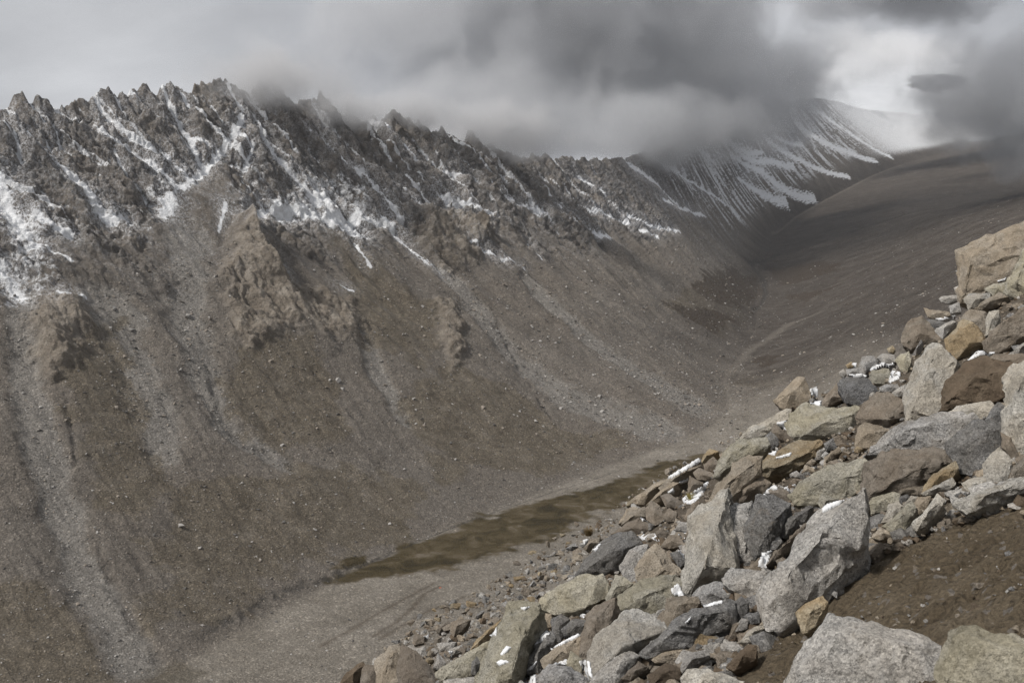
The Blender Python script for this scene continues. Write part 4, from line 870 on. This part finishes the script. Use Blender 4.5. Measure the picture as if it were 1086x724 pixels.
 (s,'B4','grey','grey brown stone left of the smooth pale soil edge slab',[(0,622),(45,575),(82,590),(70,642),(0,657)]),
 (s,'B4','grey','pebble sized grey stone on the soil above the front boulder',[(612,422),(630,400),(652,410),(647,442)]),
 (b,'B5','grey','big speckled grey boulder nearest the camera at the bottom edge',[(-60,500),(50,380),(110,270),(140,225),(230,255),(330,265),(380,305),(460,320),(600,340),(650,370),(685,440),(680,640),(-80,640)],[(280,330,.10),(560,390,.08),(100,420,.1)],.5),
 (b,'B5','lichen','buff boulder in the bottom right corner',[(665,480),(700,400),(760,315),(850,308),(1000,338),(1086,360),(1190,370),(1190,640),(670,640)],[(800,390,.10),(1050,420,.08)],.5),
 # --- lower left
 (h,'B6','lichen','tall ochre green block with snow spots at the lower left',[(265,660),(320,560),(400,400),(450,240),(530,228),(620,238),(658,270),(600,380),(560,450),(550,560),(510,690),(500,790),(280,790)],[(345,570,.10),(462,262,.06),(540,470,.14),(490,650,.16),(635,275,.03)],.6),
 (l,'B6','ochre','mustard slab leaning left of the tall ochre green block',[(235,512),(270,450),(400,340),(435,330),(380,452),(290,492)]),
 (l,'B6','lichen','grey green slab at the lower left of the pile',[(20,652),(140,560),(240,510),(350,460),(290,602),(220,672),(60,702)],[(180,590,.10)]),
 (s,'B6','dark','dark upright stone beside the tall ochre green block',[(230,662),(235,590),(265,560),(287,602),(260,672)]),
 (b,'B6','grey','grey block at the bottom edge left of the ochre green block',[(70,702),(190,680),(282,690),(285,790),(50,790)]),
 (s,'B6','brown','squared brown block in the left rubble',[(105,402),(110,350),(150,330),(222,335),(170,402),(125,432)]),
 (s,'B6','tan','tan stone right of the tall ochre green block',[(645,335),(690,270),(727,320),(690,382),(640,372)]),
 (b,'B7','brown','dark peaked block at the bottom left end of the pile',[(565,602),(600,430),(640,440),(760,560),(862,642),(905,790),(560,790)],[(640,600,.10),(760,640,.10)]),
 (b,'B7','tan','dusty pale tan boulder at the bottom left end of the pile',[(400,562),(500,470),(592,430),(580,602),(590,790),(425,790)],[(500,560,.10)]),
 (b,'B7','brown','cracked brown rock at the bottom edge left of the dusty tan boulder',[(300,622),(330,590),(420,600),(432,690),(435,790),(285,790)]),
 (s,'B7','soil','dark earthy jagged rock farthest left at the bottom edge',[(130,740),(220,620),(310,568),(327,590),(285,682),(240,760)]),
 (s,'B7','brown','brown stone at the top of the left rubble snow',[(685,402),(700,355),(762,380),(762,422),(690,442)]),
 (s,'B7','brown','flat grey brown stone in the left rubble',[(850,332),(940,260),(957,290),(880,352)]),
 (s,'B7','grey','flat grey stone below the flat grey brown stone',[(860,432),(1000,420),(962,482),(880,482)]),
 (s,'B7','grey','grey stone left of the mustard slab',[(950,472),(1044,440),(1062,482),(980,512)]),
 (h,'B7','grey','upright grey shard in the left rubble',[(830,612),(870,500),(922,570),(902,622)]),
 (s,'B7','ochre','small ochre stone in the left rubble',[(760,562),(800,530),(832,550),(790,592)]),
 (s,'B7','grey','grey stone above the small ochre rubble stone',[(700,472),(770,450),(782,520),(740,532)]),
]
for i, r in enumerate(ROCKS):
    kind, tile, typ, lab, out = r[:5]
    traced_rock(i + 1, kind, tile, typ, lab, out, r[5] if len(r) > 5 else (), r[6] if len(r) > 6 else 0.6)

# ---- a strip of smaller rubble along the brink at the lower left, each stone its own thing
rnd = np.random.RandomState(11)
RUB = np.array([(395, 700), (440, 655), (500, 632), (545, 600), (590, 570), (615, 552), (628, 575), (600, 612), (575, 632), (548, 650), (500, 690), (470, 712), (420, 716)], float)
def in_px(x, y, W):
    ins = False
    for i in range(len(W)):
        a, c = W[i], W[(i + 1) % len(W)]
        if (a[1] > y) != (c[1] > y) and x < (c[0] - a[0]) * (y - a[1]) / (c[1] - a[1]) + a[0]: ins = not ins
    return ins
def stone_points(rs, centre, size, flat=0.7):
    n = rs.randint(9, 14); v = rs.normal(size=(n, 3)); v /= np.linalg.norm(v, axis=1)[:, None]
    v *= rs.uniform(0.75, 1.1, (n, 1)); v *= np.array([1.0, rs.uniform(0.6, 0.95), rs.uniform(0.45, flat)]) * size
    a, t = rs.uniform(0, 6.28), rs.normal(0, 0.35)
    ca, sa, ct, st_ = math.cos(a), math.sin(a), math.cos(t), math.sin(t)
    R = np.array([[ca, -sa, 0], [sa, ca, 0], [0, 0, 1]]) @ np.array([[1, 0, 0], [0, ct, -st_], [0, st_, ct]])
    return centre + v @ R.T
MARKS, USED = [], set()
for r in ROCKS:
    pp = np.array(tp(r[1], r[4])); ex = np.ptp(pp, axis=0)
    if len(r[3].split()) <= 11 and max(ex) > 14: MARKS.append((pp[:, 0].mean(), pp[:, 1].mean(), ex[0], ex[1], r[3]))
placed = []
tries = 0
while len(placed) < 104 and tries < 6000:
    tries += 1
    x, y = rnd.uniform(395, 630), rnd.uniform(550, 716)
    szp = rnd.uniform(4.0, 9.0)
    if not in_px(x, y, RUB) or any((x - a) ** 2 + (y - c_) ** 2 < (0.85 * (szp + d_)) ** 2 for a, c_, d_ in placed): continue
    placed.append((x, y, szp))
for i, (x, y, szp) in enumerate(placed):
    P = on_plane(x, y); P[2] += 0.02
    typ = rnd.choice(['brown', 'brown', 'tan', 'grey', 'grey', 'dark', 'ochre', 'brown'])
    colr = dict(brown='brown', tan='tan', grey='grey', dark='dark', ochre='rusty')[typ]
    # say where it lies by the nearest easily found rock
    best = None
    for cx, cy_, ex, ey, lb in sorted(MARKS, key=lambda m: (m[0] - x) ** 2 + (m[1] - y) ** 2)[:6]:
        dx, dy = x - cx, y - cy_
        rel = ('left of' if dx < 0 else 'right of') if abs(dx) / ex > abs(dy) / ey else ('above' if dy < 0 else 'below')
        for size in (('large' if szp > 7.5 else 'small' if szp < 5.2 else 'middling'),):
            cand = f'{size} {colr} rubble stone {rel} the {lb}'
            if len(cand.split()) <= 16 and cand not in USED: best = cand; break
        if best: break
    best = best or f'{colr} rubble stone in the strip along the lower left brink'
    USED.add(best)
    finish_rock('stone', stone_points(rnd, P, szp * P[1] / FPX), szp * 2, GR[typ], 400 + i, dict(label=best, category='stone', kind='thing', group='rubble stones along the lower left brink'), max_cuts=2)

# ---- gravel and chips in the gaps: too many to tell apart, one mass
def chips(name, centres, sizes, mats, seed, label, flat=0.7):
    rs = np.random.RandomState(seed); protos = []
    for k in range(10):
        bm = bmesh.new()
        for p in stone_points(rs, np.zeros(3), 1.0, flat): bm.verts.new(p)
        r = bmesh.ops.convex_hull(bm, input=bm.verts)
        junk = [e for e in set(r['geom_interior'] + r['geom_unused']) if isinstance(e, bmesh.types.BMVert)]
        if junk: bmesh.ops.delete(bm, geom=junk, context='VERTS')
        bm.verts.index_update(); protos.append((np.array([v.co for v in bm.verts]), np.array([[v.index for v in f.verts] for f in bm.faces]))); bm.free()
    V, F, M, n = [], [], [], 0
    for c_, s_ in zip(centres, sizes):
        v, f = protos[rs.randint(10)]; a = rs.uniform(0, 6.28); R = np.array([[math.cos(a), -math.sin(a), 0], [math.sin(a), math.cos(a), 0], [0, 0, 1]])
        V.append(v @ R.T * s_ + c_); F.append(f + n); M.append(np.full(len(f), rs.randint(len(mats)))); n += len(v)
    o = mesh_obj(name, np.concatenate(V), np.concatenate(F), mats[0], smooth=False, kind='stuff', label=label)
    for m in mats[1:]: o.data.materials.append(m)
    o.data.polygons.foreach_set('material_index', np.concatenate(M).astype(np.int32))
    return o
FIELD = np.array([(380, 730), (440, 660), (540, 605), (620, 560), (700, 500), (760, 470), (850, 425), (940, 385), (1000, 345), (1086, 300), (1110, 520), (985, 560), (900, 600), (830, 660), (760, 724), (600, 735)], float)
C_, S_ = [], []
while len(C_) < 8500:
    x, y = rnd.uniform(380, 1110), rnd.uniform(300, 735)
    if not in_px(x, y, FIELD): continue
    P = on_plane(x, y)
    if P[1] > 26: continue
    C_.append(P + (0, 0, -0.03)); S_.append(float(np.clip(rnd.lognormal(-3.5, 0.6), 0.012, 0.13)))
for k in range(1500):                                                  # crumbs and pebbles on the bare soil
    x, y = rnd.uniform(700, 1120), rnd.uniform(520, 760)
    P = on_plane(x, y)
    if in_poly(P[:1], P[1:2], SOILP)[0] < 0: continue
    C_.append(P + (0, 0, -0.05)); S_.append(float(np.clip(rnd.lognormal(-4.5, 0.5), 0.004, 0.045)))
chips('rock_rubble', C_, S_, [GR['brown'], GR['grey'], GR['tan'], GR['soil'], GR['brown'], GR['dark']], 77, 'stone chips and gravel filling the gaps between the boulders')

# ---- a tussock of dry grass on the brink and a yellow one by the snow
def tussock(px, py, size, colour, label, n=260, seed=1):
    rs = np.random.RandomState(seed); P = on_plane(px, py); V, F = [], []
    for k in range(n):
        a = rs.uniform(0, 6.28); lean = rs.uniform(0.15, 0.9); hgt = size * rs.uniform(0.5, 1.0); w = size * 0.018
        b0 = np.array([math.cos(a), math.sin(a), 0]) * size * 0.35 * rs.uniform(0, 1); d = np.array([math.cos(a) * lean, math.sin(a) * lean, 1.0]); d /= np.linalg.norm(d)
        sd = np.array([-math.sin(a), math.cos(a), 0]) * w; tip = b0 + d * hgt - np.array([0, 0, lean * hgt * 0.25]); md = b0 + d * hgt * 0.55
        i = len(V); V += [b0 - sd, b0 + sd, md + sd * 0.7, md - sd * 0.7, tip]; F += [(i, i+1, i+2), (i, i+2, i+3), (i+3, i+2, i+4)]
    g = NT('dry_grass'); g.done(g.mix(g.noise(g.n('ShaderNodeTexCoord').outputs['Object'], 14, 3), colour, tuple(c * 1.7 for c in colour)))
    o = mesh_obj('grass_tussock', np.array(V), np.array(F), g.m, smooth=False, label=label, category='grass tussock'); o.location = P - np.array((0, 0, 0.02))
tussock(624, 566, 0.17, (0.13, 0.095, 0.05), 'small tuft of dry ochre grass on the brink left of the long dark boulder', 300, 3)
tussock(732, 528, 0.13, (0.20, 0.17, 0.05), 'tiny yellowish plant growing through the triangular snow patch', 120, 4)

# ---- remnants of snow lying on and between the rocks
ALLV.append(np.stack([SX, SY, SZ], -1).reshape(-1, 3)); gf = grid_faces(na, nr); gt = np.concatenate([gf[:, [0, 1, 2]], gf[:, [0, 2, 3]]]) + NV; ALLF.append(gt)
bvh = BVHTree.FromPolygons(np.concatenate(ALLV).tolist(), np.concatenate(ALLF).tolist())
g = NT('old_snow'); tc = g.n('ShaderNodeNewGeometry').outputs['Position']
SNOW = g.done(g.mix(g.ramp(g.noise(tc, 9, 5, 0.7), [(0.40, 0.0), (0.72, 1.0)]), (0.74, 0.76, 0.79), (0.42, 0.41, 0.395)), g.bump(g.noise(tc, 16, 5, 0.65), 0.5, 0.04))
SNOW.node_tree.nodes['Principled BSDF'].inputs['Roughness'].default_value = 0.75
SNOWS = [
 ('A2', 'narrow snow strip under the skyline stones', [(205,205),(330,188),(388,186),(372,212),(280,218)]), ('A2', 'snow rim along the top of the earth crusted boulder', [(475,535),(555,455),(695,462),(660,485),(560,490),(510,528)]),
 ('A1', 'scrap of snow beside the tall olive grey boulder', [(703,497),(778,468),(772,492),(720,502)]), ('A3', 'snow patch on the brink right of the lone tan boulder', [(250,288),(465,215),(445,250),(370,315),(320,355),(268,335)]),
 ('A3', 'little snow wedge at the top of the overhanging boulder', [(258,380),(338,368),(330,402)]), ('A3', 'oval snow cap on a greenish stone', [(678,132),(740,98),(842,98),(858,132),(770,148),(690,152)]),
 ('A3', 'thin snow cap on the dark grey boulder', [(518,178),(640,178),(655,202),(560,194)]), ('A3', 'speck of snow by the small rusty stone on the brink', [(548,110),(604,98),(592,132)]),
 ('A3', 'stepped snow patch below the oval snow cap', [(798,222),(828,158),(892,168),(882,212),(820,242)]), ('A3', 'small snow square left of the overhanging boulder', [(18,520),(104,498),(92,572)]),
 ('A6', 'long snow line along a brink slab', [(110,522),(310,400),(324,420),(140,530)]), ('A6', 'triangular snow patch between brown stones', [(202,662),(300,588),(376,550),(345,612),(285,694),(220,694)]),
 ('A6', 'small snow patch above the triangular one', [(180,552),(243,522),(232,548),(194,563)]), ('A6', 'snow dab on the left of the brink above the diamond stone', [(112,612),(142,588),(147,628)]),
 ('A6', 'snow streak on top of the ochre topped slab', [(798,397),(908,362),(892,388),(820,404)]), ('A6', 'short snow dab on the ochre topped slab', [(758,372),(812,352),(792,383)]),
 ('A7', 'snow pocket left of the broad buff slab', [(158,492),(274,456),(232,514),(200,534)]), ('A7', 'snow sliver under the speckled buff stone', [(446,654),(480,618),(624,572),(592,614),(460,684)]),
 ('A7', 'thin snow sliver by the tan brick shaped stone', [(592,274),(642,216),(615,276)]), ('A7', 'snow cap on the grey brown stone', [(45,495),(85,470),(112,492),(80,508)]), ('A7', 'snow dab left of the capped grey brown stone', [(5,545),(30,505),(50,530),(35,555)]),
 ('A8', 'centre snow patch beside the egg shaped stone', [(565,484),(590,398),(668,378),(642,434),(620,515)]), ('A8', 'snow lump at the foot of the tall pale slab', [(8,632),(60,597),(94,674),(18,664)]),
 ('A8', 'snow dab left of the tall pale slab', [(57,282),(124,267),(102,314)]), ('A8', 'snow streak below that dab left of the tall pale slab', [(57,388),(92,386),(108,446),(85,430)]),
 ('B1', 'flat snow strip behind the upright blue grey boulder', [(556,344),(690,337),(740,404),(690,386),(580,380)]), ('B1', 'snow streak on the long dark boulder', [(212,458),(278,402),(234,468)]),
 ('B1', 'snow scrap by the ochre tuft', [(127,392),(203,362),(145,415)]), ('B1', 'snow triangle beside the grey brown stone', [(866,330),(945,317),(914,386)]), ('B1', 'small snow fleck on the ridged brown rock', [(572,210),(633,240),(590,238)]),
 ('B2', 'snow triangle above the dark blocky stone', [(296,317),(340,297),(388,322)]), ('B2', 'snow streak on the dark slab', [(38,494),(110,396),(134,420),(80,476)]),
 ('B2', 'thin snow edge along the pinkish tan boulder', [(126,520),(310,420),(324,436),(180,506)]), ('B2', 'snow patch left of the small greenish pointed stone', [(152,608),(240,572),(246,612)]),
 ('B2', 'snow patch right of the small greenish pointed stone', [(312,586),(384,588),(402,694),(340,664)]), ('B2', 'snow at the bottom edge below the dark slab', [(-25,712),(50,668),(54,740),(-30,740)]), ('B2', 'second snow streak on the dark slab', [(-5,648),(72,568),(30,640)]),
 ('B3', 'snow lump beside the tan rounded boulder', [(326,92),(370,57),(414,122),(350,134)]), ('B3', 'snow streak on top of the long speckled boulder', [(536,214),(660,167),(684,186),(570,220)]), ('B3', 'diagonal snow sliver on the long speckled boulder', [(396,346),(479,260),(444,314)]),
 ('B6', 'upper snow spot on the ochre green block', [(410,554),(450,496),(484,508),(440,546)]), ('B6', 'lower snow spot on the ochre green block', [(386,598),(420,582),(468,595),(410,618)]), ('B6', 'snow dab on the mustard slab edge', [(366,424),(392,380),(388,436)]),
 ('B6', 'snow fleck on top of the ochre green block', [(536,262),(592,257),(565,274)]), ('B7', 'upper snow scrap in the left rubble', [(752,385),(800,372),(790,400)]), ('B7', 'lower snow scrap in the left rubble', [(775,430),(825,440),(800,460)]), ('B7', 'snow wedge by the mustard slab in the left rubble', [(940,485),(975,490),(968,512)])]
def snow_patch(tile, label, pts, seed):
    pp = np.array(tp(tile, pts)); lo, hi = pp.min(0) - 1.5, pp.max(0) + 1.5
    st = max(0.55, min(1.1, float(np.ptp(pp, axis=0).max()) / 16)); nx, ny = int((hi[0] - lo[0]) / st) + 2, int((hi[1] - lo[1]) / st) + 2
    gx_, gy_ = np.meshgrid(lo[0] + np.arange(nx) * st, lo[1] + np.arange(ny) * st, indexing='ij')
    sd = in_poly(gx_, gy_, pp) + 1.2 * fbm(gx_ / 3.0, gy_ / 3.0, None, 3, 500 + seed)
    R = rays(gx_, gy_); dep = np.full((nx, ny), np.nan); nrm = np.zeros((nx, ny, 3)); nrm[..., 2] = 1
    for i in range(nx):
        for j in range(ny):
            if sd[i, j] < -0.4: continue
            d = Vector(R[i, j]).normalized(); hh = bvh.ray_cast(Vector((0, 0, 0)), d, 60)
            if hh[0] is None: continue
            n = np.array(hh[1]); nrm[i, j] = n if n @ np.array(d) < 0 else -n; dep[i, j] = hh[0][1]
    med = np.nanmedian(dep); dep = np.where(np.abs(dep - med) > 0.14 * med + 0.15, np.nan, dep)
    for it in range(5):                                                  # snow bridges the small gaps and lies smooth
        pd = np.pad(dep, 1, constant_values=np.nan); nb = np.stack([pd[1 + a:1 + a + nx, 1 + c:1 + c + ny] for a in (-1, 0, 1) for c in (-1, 0, 1)])
        with np.errstate(all='ignore'):
            import warnings; warnings.simplefilter('ignore'); av = np.nanmean(nb, 0)
        dep = np.where(sd > -0.4, np.where(np.isnan(dep), av, np.minimum(dep, av) if it < 2 else 0.5 * (dep + av)), np.nan)
    k = np.clip((sd + 0.4) / 2.2, 0, 1) ** 0.6
    P = R * dep[..., None]; n = nrm * 0.9 + np.array((0, 0, 0.6)) - 0.35 * R / np.linalg.norm(R, axis=-1)[..., None]; n /= np.linalg.norm(n, axis=-1)[..., None]
    top = P + n * ((0.0010 + 0.0016 * k) * dep)[..., None]; bot = P - n * 0.04
    idx = np.full((nx, ny), -1); ok = ~np.isnan(dep); idx[ok] = np.arange(ok.sum()); N = int(ok.sum())
    F = []
    for i in range(nx - 1):
        for j in range(ny - 1):
            c = [(i, j), (i+1, j), (i+1, j+1), (i, j+1)]
            if all(ok[a] for a in c):
                dd = [dep[a] for a in c]
                if max(dd) - min(dd) < 0.05 * min(dd) + 0.12: F.append([idx[a] for a in c])
    if not F: return
    lab_ = {}                                                            # keep the largest connected piece
    par_ = list(range(N))
    def fd(a):
        while par_[a] != a: par_[a] = par_[par_[a]]; a = par_[a]
        return a
    for f in F:
        for c in f[1:]: par_[fd(c)] = fd(f[0])
    for f in F: lab_.setdefault(fd(f[0]), []).append(f)
    F = max(lab_.values(), key=len)
    V = np.concatenate([top[ok], bot[ok]]); edges = {}
    for f in F:
        for a, c in zip(f, f[1:] + f[:1]): edges[(a, c)] = edges.get((a, c), 0) + 1
    side = [[c, a, a + N, c + N] for (a, c) in edges if (c, a) not in edges]
    FF = np.array(F + [[x + N for x in f[::-1]] for f in F] + side)
    ids, inv = np.unique(FF, return_inverse=True)
    mesh_obj('snow_patch', V[ids], inv.reshape(FF.shape), SNOW, label=label, category='snow patch', group='snow remnants among the boulders', kind='thing')
for i, (t, lab, pts) in enumerate(SNOWS): snow_patch(t, lab, pts, i)

# ================================================================== SMALL THINGS OUT IN THE VALLEY
def plain_rock(name, c0, c1, scale=0.3):
    g = NT(name); p = g.n('ShaderNodeNewGeometry').outputs['Position']
    return g.done(g.ramp(g.noise(p, scale, 4, 0.7), [(0.3, c0), (0.7, c1)]), None)
FR = [plain_rock('scree_stone_grey', (0.24, 0.23, 0.22), (0.38, 0.365, 0.345)), plain_rock('scree_stone_brown', (0.17, 0.148, 0.124), (0.29, 0.255, 0.22)), plain_rock('scree_stone_dark', (0.08, 0.076, 0.072), (0.14, 0.133, 0.125))]
Vg = Vv.reshape(NS, NT_, 3)
wgt = np.zeros((NS, NT_))
wgt[:, :] = np.where(onL & (Tl < 0.66) & (Tl > 0.0), 0.35 + 0.8 * chute + 0.5 * sstep(-0.1, 0.4, fbm(X / 60, Y / 60, None, 3, 171)), 0) + onF * 0.35 * (1 - meadow) + (onR & (Y > 700)) * 0.12 + (onR & (Y > 1250) & (Tr < 0.75)) * 0.9
wgt *= (1 - 0.97 * meadow) * (1 - crag) * (Y < 3300) * (Y > 560) * (1 - 0.8 * track)
wgt[NS - 2:] = 0; wgt[:, NT_ - 2:] = 0
cw = np.cumsum(wgt.ravel()); cw /= cw[-1]
rnd = np.random.RandomState(21)
pick = np.searchsorted(cw, rnd.uniform(0, 1, 19000)); pi, pj = pick // NT_, pick % NT_
fa, fb = rnd.uniform(0, 1, (2, len(pick), 1))
cen = (Vg[pi, pj] * (1 - fa) + Vg[pi + 1, pj] * fa) * (1 - fb) + (Vg[pi, pj + 1] * (1 - fa) + Vg[pi + 1, pj + 1] * fa) * fb
siz = np.clip(rnd.lognormal(0.10, 0.50, len(pick)), 0.5, 4.2) * np.clip(cen[:, 1] / 1300, 0.6, 1.3)
chips('scree_stones', cen, siz, FR, 78, 'countless stones lying on the scree slopes and valley floor', 0.75)
for k, (px, py, szm, reg, lab) in enumerate([(358, 404, 5.0, (0,), 'pale boulder, upper of a pair on the slope below the pyramid crag'), (364, 413, 5.2, (0,), 'pale boulder, lower of a pair on the slope below the pyramid crag'),
        (192, 560, 4.6, (0,), 'lone pale boulder on the brown lower slope at the left'), (212, 582, 3.4, (0,), 'grey boulder right of the lone pale boulder'), (200, 334, 5.5, (0,), 'pale boulder high in the central scree chute'),
        (139, 349, 5.8, (0,), 'flat boulder on the scree right of the small broken crag'), (121, 328, 5.4, (0,), 'blocky boulder on the scree above the small broken crag'), (190, 395, 4.2, (0,), 'small tan boulder in the central scree chute'),
        (352, 599, 3.2, (0, 1), 'pale boulder beside the stream at the meadow tip')]):
    d = (BPX - px) ** 2 + (BPY - py) ** 2 + np.where(onR, 1e6, 0); ij = np.unravel_index(int(np.argmin(d)), d.shape)
    finish_rock('boulder', stone_points(np.random.RandomState(600 + k), Vg[ij] + (0, 0, szm * 0.25), szm, 0.8), 10, FR[0], 700 + k, dict(label=lab, category='boulder', group='large boulders on the far slope'), max_cuts=1)
# a small orange ridge tent on the gravel by the tracks
d = (BPX - 467) ** 2 + (BPY - 623) ** 2 + np.where(onL, 1e6, 0) + np.where(Y < 600, 1e9, 0); ij = np.unravel_index(int(np.argmin(d)), d.shape); T0 = Vg[ij]
tent = bpy.data.objects.new('tent', None); COL.objects.link(tent); tent.location = T0; tent.rotation_euler = (0, 0, 0.5); tent.scale = (0.65, 0.65, 0.65)
tent['label'] = 'tiny orange tent on the gravel beside the dirt tracks'; tent['category'] = 'tent'; tent['kind'] = 'thing'
g = NT('orange_nylon'); g.done((0.50, 0.13, 0.06)); g2 = NT('tent_door_nylon'); g2.done((0.30, 0.07, 0.03))
mesh_obj('fly_sheet', np.array([(-1.5,-1,-.1),(1.5,-1,-.1),(1.5,1,-.1),(-1.5,1,-.1),(-1.2,0,1.3),(1.2,0,1.3),(-1.4,-.55,.75),(1.4,-.55,.75),(1.4,.55,.75),(-1.4,.55,.75)]), np.array([(0,1,7,6),(6,7,5,4),(2,3,9,8),(8,9,4,5),(3,0,6,9),(1,2,8,7)]), g.m, smooth=False, parent=tent)
mesh_obj('door_flap', np.array([(1.47,-.4,-.1),(1.47,.4,-.1),(1.40,.3,.75),(1.40,-.3,.75)]), np.array([(0,1,2,3)]), g2.m, smooth=False, parent=tent)

# ================================================================== CLOUD AND AIR
def cloud_material(name, density, nscale, soft, albedo, amp=1.5):
    m = bpy.data.materials.new(name); m.use_nodes = True; t = m.node_tree; t.nodes.clear()
    out = t.nodes.new('ShaderNodeOutputMaterial'); vs = t.nodes.new('ShaderNodeVolumePrincipled'); t.links.new(vs.outputs[0], out.inputs['Volume'])
    vs.inputs['Color'].default_value = (*albedo, 1); vs.inputs['Anisotropy'].default_value = 0.2
    tc = t.nodes.new('ShaderNodeTexCoord'); ln = t.nodes.new('ShaderNodeVectorMath'); ln.operation = 'LENGTH'; t.links.new(tc.outputs['Object'], ln.inputs[0])
    gp = t.nodes.new('ShaderNodeNewGeometry'); cm = t.nodes.new('ShaderNodeVectorMath'); cm.operation = 'SCALE'; cm.inputs['Scale'].default_value = 0.001
    t.links.new(gp.outputs['Position'], cm.inputs[0])
    nz = t.nodes.new('ShaderNodeTexNoise'); nz.inputs['Scale'].default_value = nscale; nz.inputs['Detail'].default_value = 5; nz.inputs['Roughness'].default_value = 0.6; nz.inputs['Distortion'].default_value = 0.4
    t.links.new(cm.outputs[0], nz.inputs['Vector'])
    def mt(op, a, b_, c_=None):
        n = t.nodes.new('ShaderNodeMath'); n.operation = op
        for i, v in enumerate((a, b_, c_)):
            if v is None: continue
            if isinstance(v, (int, float)): n.inputs[i].default_value = v
            else: t.links.new(v, n.inputs[i])
        return n.outputs[0]
    f = mt('SUBTRACT', 0.72, ln.outputs['Value'])
    f = mt('MULTIPLY_ADD', mt('SUBTRACT', nz.outputs['Fac'], 0.5), amp, f)
    mr = t.nodes.new('ShaderNodeMapRange'); mr.interpolation_type = 'SMOOTHSTEP'; mr.inputs['From Min'].default_value = 0.0; mr.inputs['From Max'].default_value = soft
    mr.inputs['To Max'].default_value = density; t.links.new(f, mr.inputs['Value'])
    edge = t.nodes.new('ShaderNodeMapRange'); edge.interpolation_type = 'SMOOTHSTEP'; edge.inputs['From Min'].default_value = 0.98; edge.inputs['From Max'].default_value = 0.75
    t.links.new(ln.outputs['Value'], edge.inputs['Value'])
    t.links.new(mt('MULTIPLY', mr.outputs[0], edge.outputs[0]), vs.inputs['Density'])
    return m
CM = {'thin': cloud_material('cloud_wisp', 0.026, 12.0, 0.55, (0.78, 0.785, 0.80), 1.7),
      'thick': cloud_material('cloud_bank_vapour', 0.011, 3.4, 0.45, (0.74, 0.75, 0.77), 1.7),
      'veil': cloud_material('cloud_veil', 0.0055, 2.6, 0.6, (0.985, 0.985, 0.99), 1.7),
      'shade_deck': cloud_material('shade_layer_vapour', 0.0045, 1.6, 0.5, (0.90, 0.905, 0.92), 0.6)}
bm = bmesh.new(); bmesh.ops.create_icosphere(bm, subdivisions=3, radius=1.0); cme = bpy.data.meshes.new('cloud'); bm.to_mesh(cme); bm.free()
for px, py, d, rx, ry, rz, mk, lab in [
    (290, 88, 1690, 210, 170, 74, 'thin', 'thin cloud wisp hiding the top of the highest peak on the left ridge'),
    (355, 116, 1840, 170, 150, 64, 'thin', 'mist in the notch right of the highest peak'),
    (512, 138, 2200, 270, 170, 100, 'thin', 'mist trailing over the middle of the ridge'),
    (600, 45, 3900, 1450, 700, 640, 'thick', 'broad dark cloud bank above the middle of the range'),
    (700, 138, 3400, 640, 380, 200, 'thick', 'low grey cloud resting on the far ridge'),
    (432, 122, 2040, 170, 150, 62, 'thin', 'thin mist on the shoulder left of the middle ridge'),
    (598, 152, 2950, 300, 260, 95, 'thick', 'grey mist filling the dip behind the end of the near ridge'),
    (525, 118, 2950, 640, 330, 210, 'thick', 'grey cloud sagging behind the middle of the ridge'),
    (785, 95, 4600, 760, 450, 360, 'thick', 'grey cloud edge before the snow dome'),
    (1100, 95, 3300, 540, 520, 380, 'thick', 'dark cloud hanging over the right hillside'),
    (960, -30, 6000, 1300, 700, 420, 'thick', 'grey cloud layer along the top above the snow dome'),
    (1015, 140, 5400, 340, 400, 130, 'veil', 'pale mist at the head of the valley'),
    (940, 60, 9250, 1250, 480, 420, 'veil', 'bright thin cloud over the snow dome'),
    (850, 80, 8200, 640, 500, 330, 'veil', 'white mist drifting off the left edge of the snow dome')]:
    o = bpy.data.objects.new('cloud', cme.copy()); COL.objects.link(o); o.data.materials.append(CM[mk])
    o.location = at_depth(px, py, d); o.scale = (rx, ry, rz)
    o['label'] = lab; o['category'] = 'cloud'; o['kind'] = 'stuff'
# added cloud layer out of view, put there to shade the far valley
o = bpy.data.objects.new('cloud', cme.copy()); COL.objects.link(o); o.data.materials.append(CM['shade_deck']); o.location = (800, 3600, 1300); o.scale = (3300, 2750, 260)
o['label'] = 'added unseen cloud layer that shades the far valley'; o['category'] = 'cloud'; o['kind'] = 'stuff'
# even haze in the whole valley
m = bpy.data.materials.new('valley_haze'); m.use_nodes = True; t = m.node_tree; t.nodes.clear()
out = t.nodes.new('ShaderNodeOutputMaterial'); vs = t.nodes.new('ShaderNodeVolumePrincipled'); vs.inputs['Color'].default_value = (0.86, 0.91, 1.0, 1); vs.inputs['Density'].default_value = HAZE
t.links.new(vs.outputs[0], out.inputs['Volume'])
lo_, hi_ = np.array([-2600, -700, -420.0]), np.array([9500, 15500, 2600.0])
bm = bmesh.new(); bmesh.ops.create_cube(bm, size=1.0); me = bpy.data.meshes.new('haze'); bm.to_mesh(me); bm.free(); me.materials.append(m)
o = bpy.data.objects.new('haze', me); COL.objects.link(o); o.location = (lo_ + hi_) / 2; o.scale = hi_ - lo_; o['kind'] = 'stuff'; o['label'] = 'pale bluish mountain haze filling the valley'
